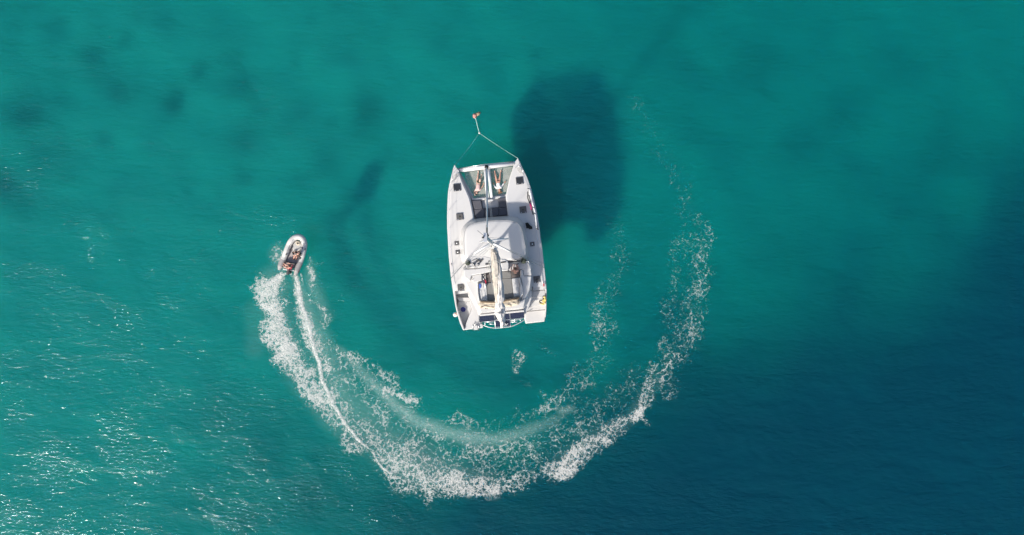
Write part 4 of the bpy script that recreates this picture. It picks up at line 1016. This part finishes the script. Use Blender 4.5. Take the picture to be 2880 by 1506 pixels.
# fender outside the port quarter
fd_ = empty('fender', z3(262, 1000, .5), 'round white fender with a rusty pink patch hanging outside the port stern', 'fender')
MB().blob(z3(262, 998, .75), (.17, .17, .2)).build('ball', M['fender'], fd_, smooth=True)
MB().blob(z3(278, 985, .84), (.12, .10, .14), amp=.3).build('collar', M['fenderpink'], fd_, smooth=True)
MB().tube(smooth_curve([z3(282, 980, .95), z3(300, 960, 1.3), z3(325, 940, 1.47), z3(355, 935, 1.3)], 4), .014, 5).build('line', M['rope'], fd_, smooth=True)
m = MB(); 
for k in range(3): m.tube(smooth_curve([z3(1858 + 8 * math.cos(a) , 450 + k * 12 + 16 * math.sin(a), DK + .12) for a in np.linspace(0, 6.2, 9)], 2), .018, 5)
top_obj('rope_coil', m, M['redrope'], 'small dark red coil of rope on the starboard rail ahead of the stern steps', 'rope', smooth=True)

# ------------------------------------------------------------------ mooring
bf = empty('mooring_buoy', bu(515, 180, 0), 'faded red and tan weedy mooring float ahead of the catamaran bows', 'buoy')
MB().blob(bu(488, 200, .06), (.15, .17, .15), amp=.6, seed=2).build('red_float', M['buoyred'], bf, smooth=True)
MB().blob(bu(548, 162, .04), (.22, .12, .12), rot=.6, amp=.6, seed=5).build('weed_clump', M['buoytan'], bf, smooth=True)
MB().tube(smooth_curve([bu(500,235,.06), bu(520,300,.07), bu(530,340,.10), bu(545,410,.06), bu(565,480,.06), bu(583,545,.12)], 6), .030, 6).build('tether', M['wetrope'], bf, smooth=True)
ml = empty('mooring_bridle', bu(587, 560, 0), 'pale rope bridle running from both catamaran bows to a knot near the float', 'rope')
kn = bu(587, 560, .10)
for end, sag in ((bu(1388, 1086, 1.80), .25), (bu(74, 1228, 1.80), .3)):
    pts = [kn.lerp(end, t) + Vector((0, 0, -sag * math.sin(math.pi * t))) for t in np.linspace(0, 1, 16)]
    MB().tube(pts, .014 if end.x > 0 else .009, 6).build('rope', M['wetrope'], ml, smooth=True)
MB().blob(kn, (.07, .07, .05), amp=.4).build('knot', M['rope'], ml, smooth=True)

# ------------------------------------------------------------------ dinghy
DZ = .42
din = empty('dinghy', dg(600, 650, 0), 'grey inflatable dinghy with an outboard motor turning at speed with two people aboard', 'dinghy')
ctr = [(298,1010),(318,940),(350,860),(392,760),(425,690),(470,560),(525,420),(575,330),(640,262),(715,228),(790,232),(850,275),(885,350),(893,430),(880,520),(850,640),(815,760),(780,860),(745,940),(705,1050),(668,1140)]
pts = smooth_curve([dg(x, y, DZ + (.10 if 4 < i < 16 else .0) + (.08 if 7 <= i <= 12 else 0)) for i, (x, y) in enumerate(ctr)], 5)
n_ = len(pts)
def rad(i): 
    e = min(i, n_ - 1 - i) / 6.0
    return .19 * min(1, .45 + .55 * e) if e < 1 else .205
t_ = MB().tube(pts, [rad(i) for i in range(n_)], 18)
tb = t_.build('inflatable_tube', [M['tube'], M['tubedark']], din, smooth=True)
n_f = 18
for p in tb.data.polygons:
    ring = min(p.vertices) // n_f
    if ring < 15 or ring > n_ - 19: p.material_index = 1
for i in (15, n_ - 18):
    MB().tube([pts[i - 1].lerp(pts[i], .3), pts[i], pts[i].lerp(pts[i + 1], .3)], .194, 18).build('tube_seam', M['gel'], din, smooth=True)
inn = [(395,880),(430,790),(480,690),(530,560),(585,430),(640,340),(710,300),(780,310),(830,370),(830,450),(810,560),(775,680),(735,790),(700,880),(670,960),(520,990),(420,960)]
MB().slab([dg(x, y, .30) for x, y in inn], .5, -.25).build('hull', M['dfloor'], din)
MB().slab([dg(x, y, .52) for x, y in ((600,500),(625,400),(680,320),(760,310),(820,370),(825,470),(790,550),(700,565),(630,545))], .24).build('bow_locker', M['locker'], din, bevel=.06, bseg=3)
MB().slab([dg(x, y, .60) for x, y in ((430,800),(690,850),(682,872),(428,822))], .3).build('thwart', M['darkgrey'], din, bevel=.02)
MB().slab([dg(x, y, .62) for x, y in ((385,975),(650,1010),(645,1040),(380,1005))], .45).build('transom', M['gel'], din, bevel=.03)
for side in (0, 1):
    off = .115
    seg = pts[18:48] if side == 0 else pts[58:n_ - 20]
    MB().tube([p + Vector((off if side == 0 else -off, 0, .175)) for p in seg], .012, 5).build('lifeline', M['darkgrey'], din)
MB().tube([p + Vector((0, 0, 0)) + (p - dg(620, 650, DZ)).normalized() * .18 for p in pts[10:n_ - 10]], .028, 6).build('rubbing_strake', M['tubedark'], din, smooth=True)
for x, y in ((500,395),(460,640),(905,520),(793,735),(755,1055),(293,908),(568,385),(850,490),(548,530)):
    MB().slab([dg(x + a, y + b, DZ + (.30 if 350 < y < 800 else .19)) for a, b in ((-4,-24),(14,-22),(6,24),(-14,20))], .06).build('handle', M['rubber'], din, bevel=.015)
rc = MB()
for k in range(3): rc.tube(smooth_curve([dg(740 + (48 - 9 * k) * math.cos(a), 375 + (44 - 8 * k) * math.sin(a), .56 + .02 * k) for a in np.linspace(0, 6.28, 13)], 2), .022, 6)
top_obj('rope_coil', rc, M['cream'], 'tan coil of rope lying on the bow locker of the dinghy', 'rope', smooth=True)
ob = MB().slab([dg(x, y, .98) for x, y in ((468,1020),(530,1015),(520,1095),(500,1130),(465,1130),(458,1080))], .28).build('outboard', M['darkgrey'], din, bevel=.07, bseg=3)
MB().slab([dg(x, y, .72) for x, y in ((480,1030),(512,1030),(508,1100),(478,1100))], 1.0).build('leg', M['black'], ob, bevel=.02)
MB().tube([dg(497, 1020, .86), dg(480, 955, .84)], .02, 8).build('tiller', M['black'], ob, smooth=True)
dz = .45
person(dict(pelvis=dg(575,965,dz+.28), chest=dg(555,935,dz+.60), neck=dg(548,920,dz+.76), head=dg(535,905,dz+.90),
            shL=dg(515,965,dz+.70), shR=dg(590,890,dz+.70), elL=dg(480,965,dz+.48), wrL=dg(478,965,dz+.40), elR=dg(560,860,dz+.48), wrR=dg(500,850,dz+.36),
            hipL=dg(545,975,dz+.24), hipR=dg(565,920,dz+.24), knL=dg(440,945,dz+.42), knR=dg(450,885,dz+.42), anL=dg(400,900,dz+.08), anR=dg(405,850,dz+.08), toeL=dg(372,890,dz+.05), toeR=dg(378,835,dz+.05)),
       'skin', (-.6, .6, 0), 'person in a red shirt sitting at the stern of the dinghy steering the outboard', 'people in the dinghy', 'hairdark', shirt='red', shorts='red')
person(dict(pelvis=dg(790,640,dz+.20), chest=dg(755,618,dz+.52), neck=dg(725,608,dz+.66), head=dg(690,600,dz+.78),
            shL=dg(740,650,dz+.60), shR=dg(770,580,dz+.60), elL=dg(690,660,dz+.40), wrL=dg(650,670,dz+.30), elR=dg(715,575,dz+.40), wrR=dg(660,590,dz+.30),
            hipL=dg(765,665,dz+.16), hipR=dg(770,630,dz+.16), knL=dg(715,700,dz+.36), knR=dg(660,690,dz+.36), anL=dg(690,760,dz+.0), anR=dg(630,750,dz+.0), toeL=dg(670,775,dz-.02), toeR=dg(612,765,dz-.02)),
       'skin', (-.9, -.2, -.3), 'person in a dark olive top sitting in the middle of the dinghy', 'people in the dinghy', 'hairdark', shirt='olive', shorts='blackcloth')
cloth('cap', dg, [(600,580),(640,570),(660,600),(650,650),(615,645)], .62, .12, 'blackcloth', 'black bag beside the seated person in the middle of the dinghy', 'bag', 12)
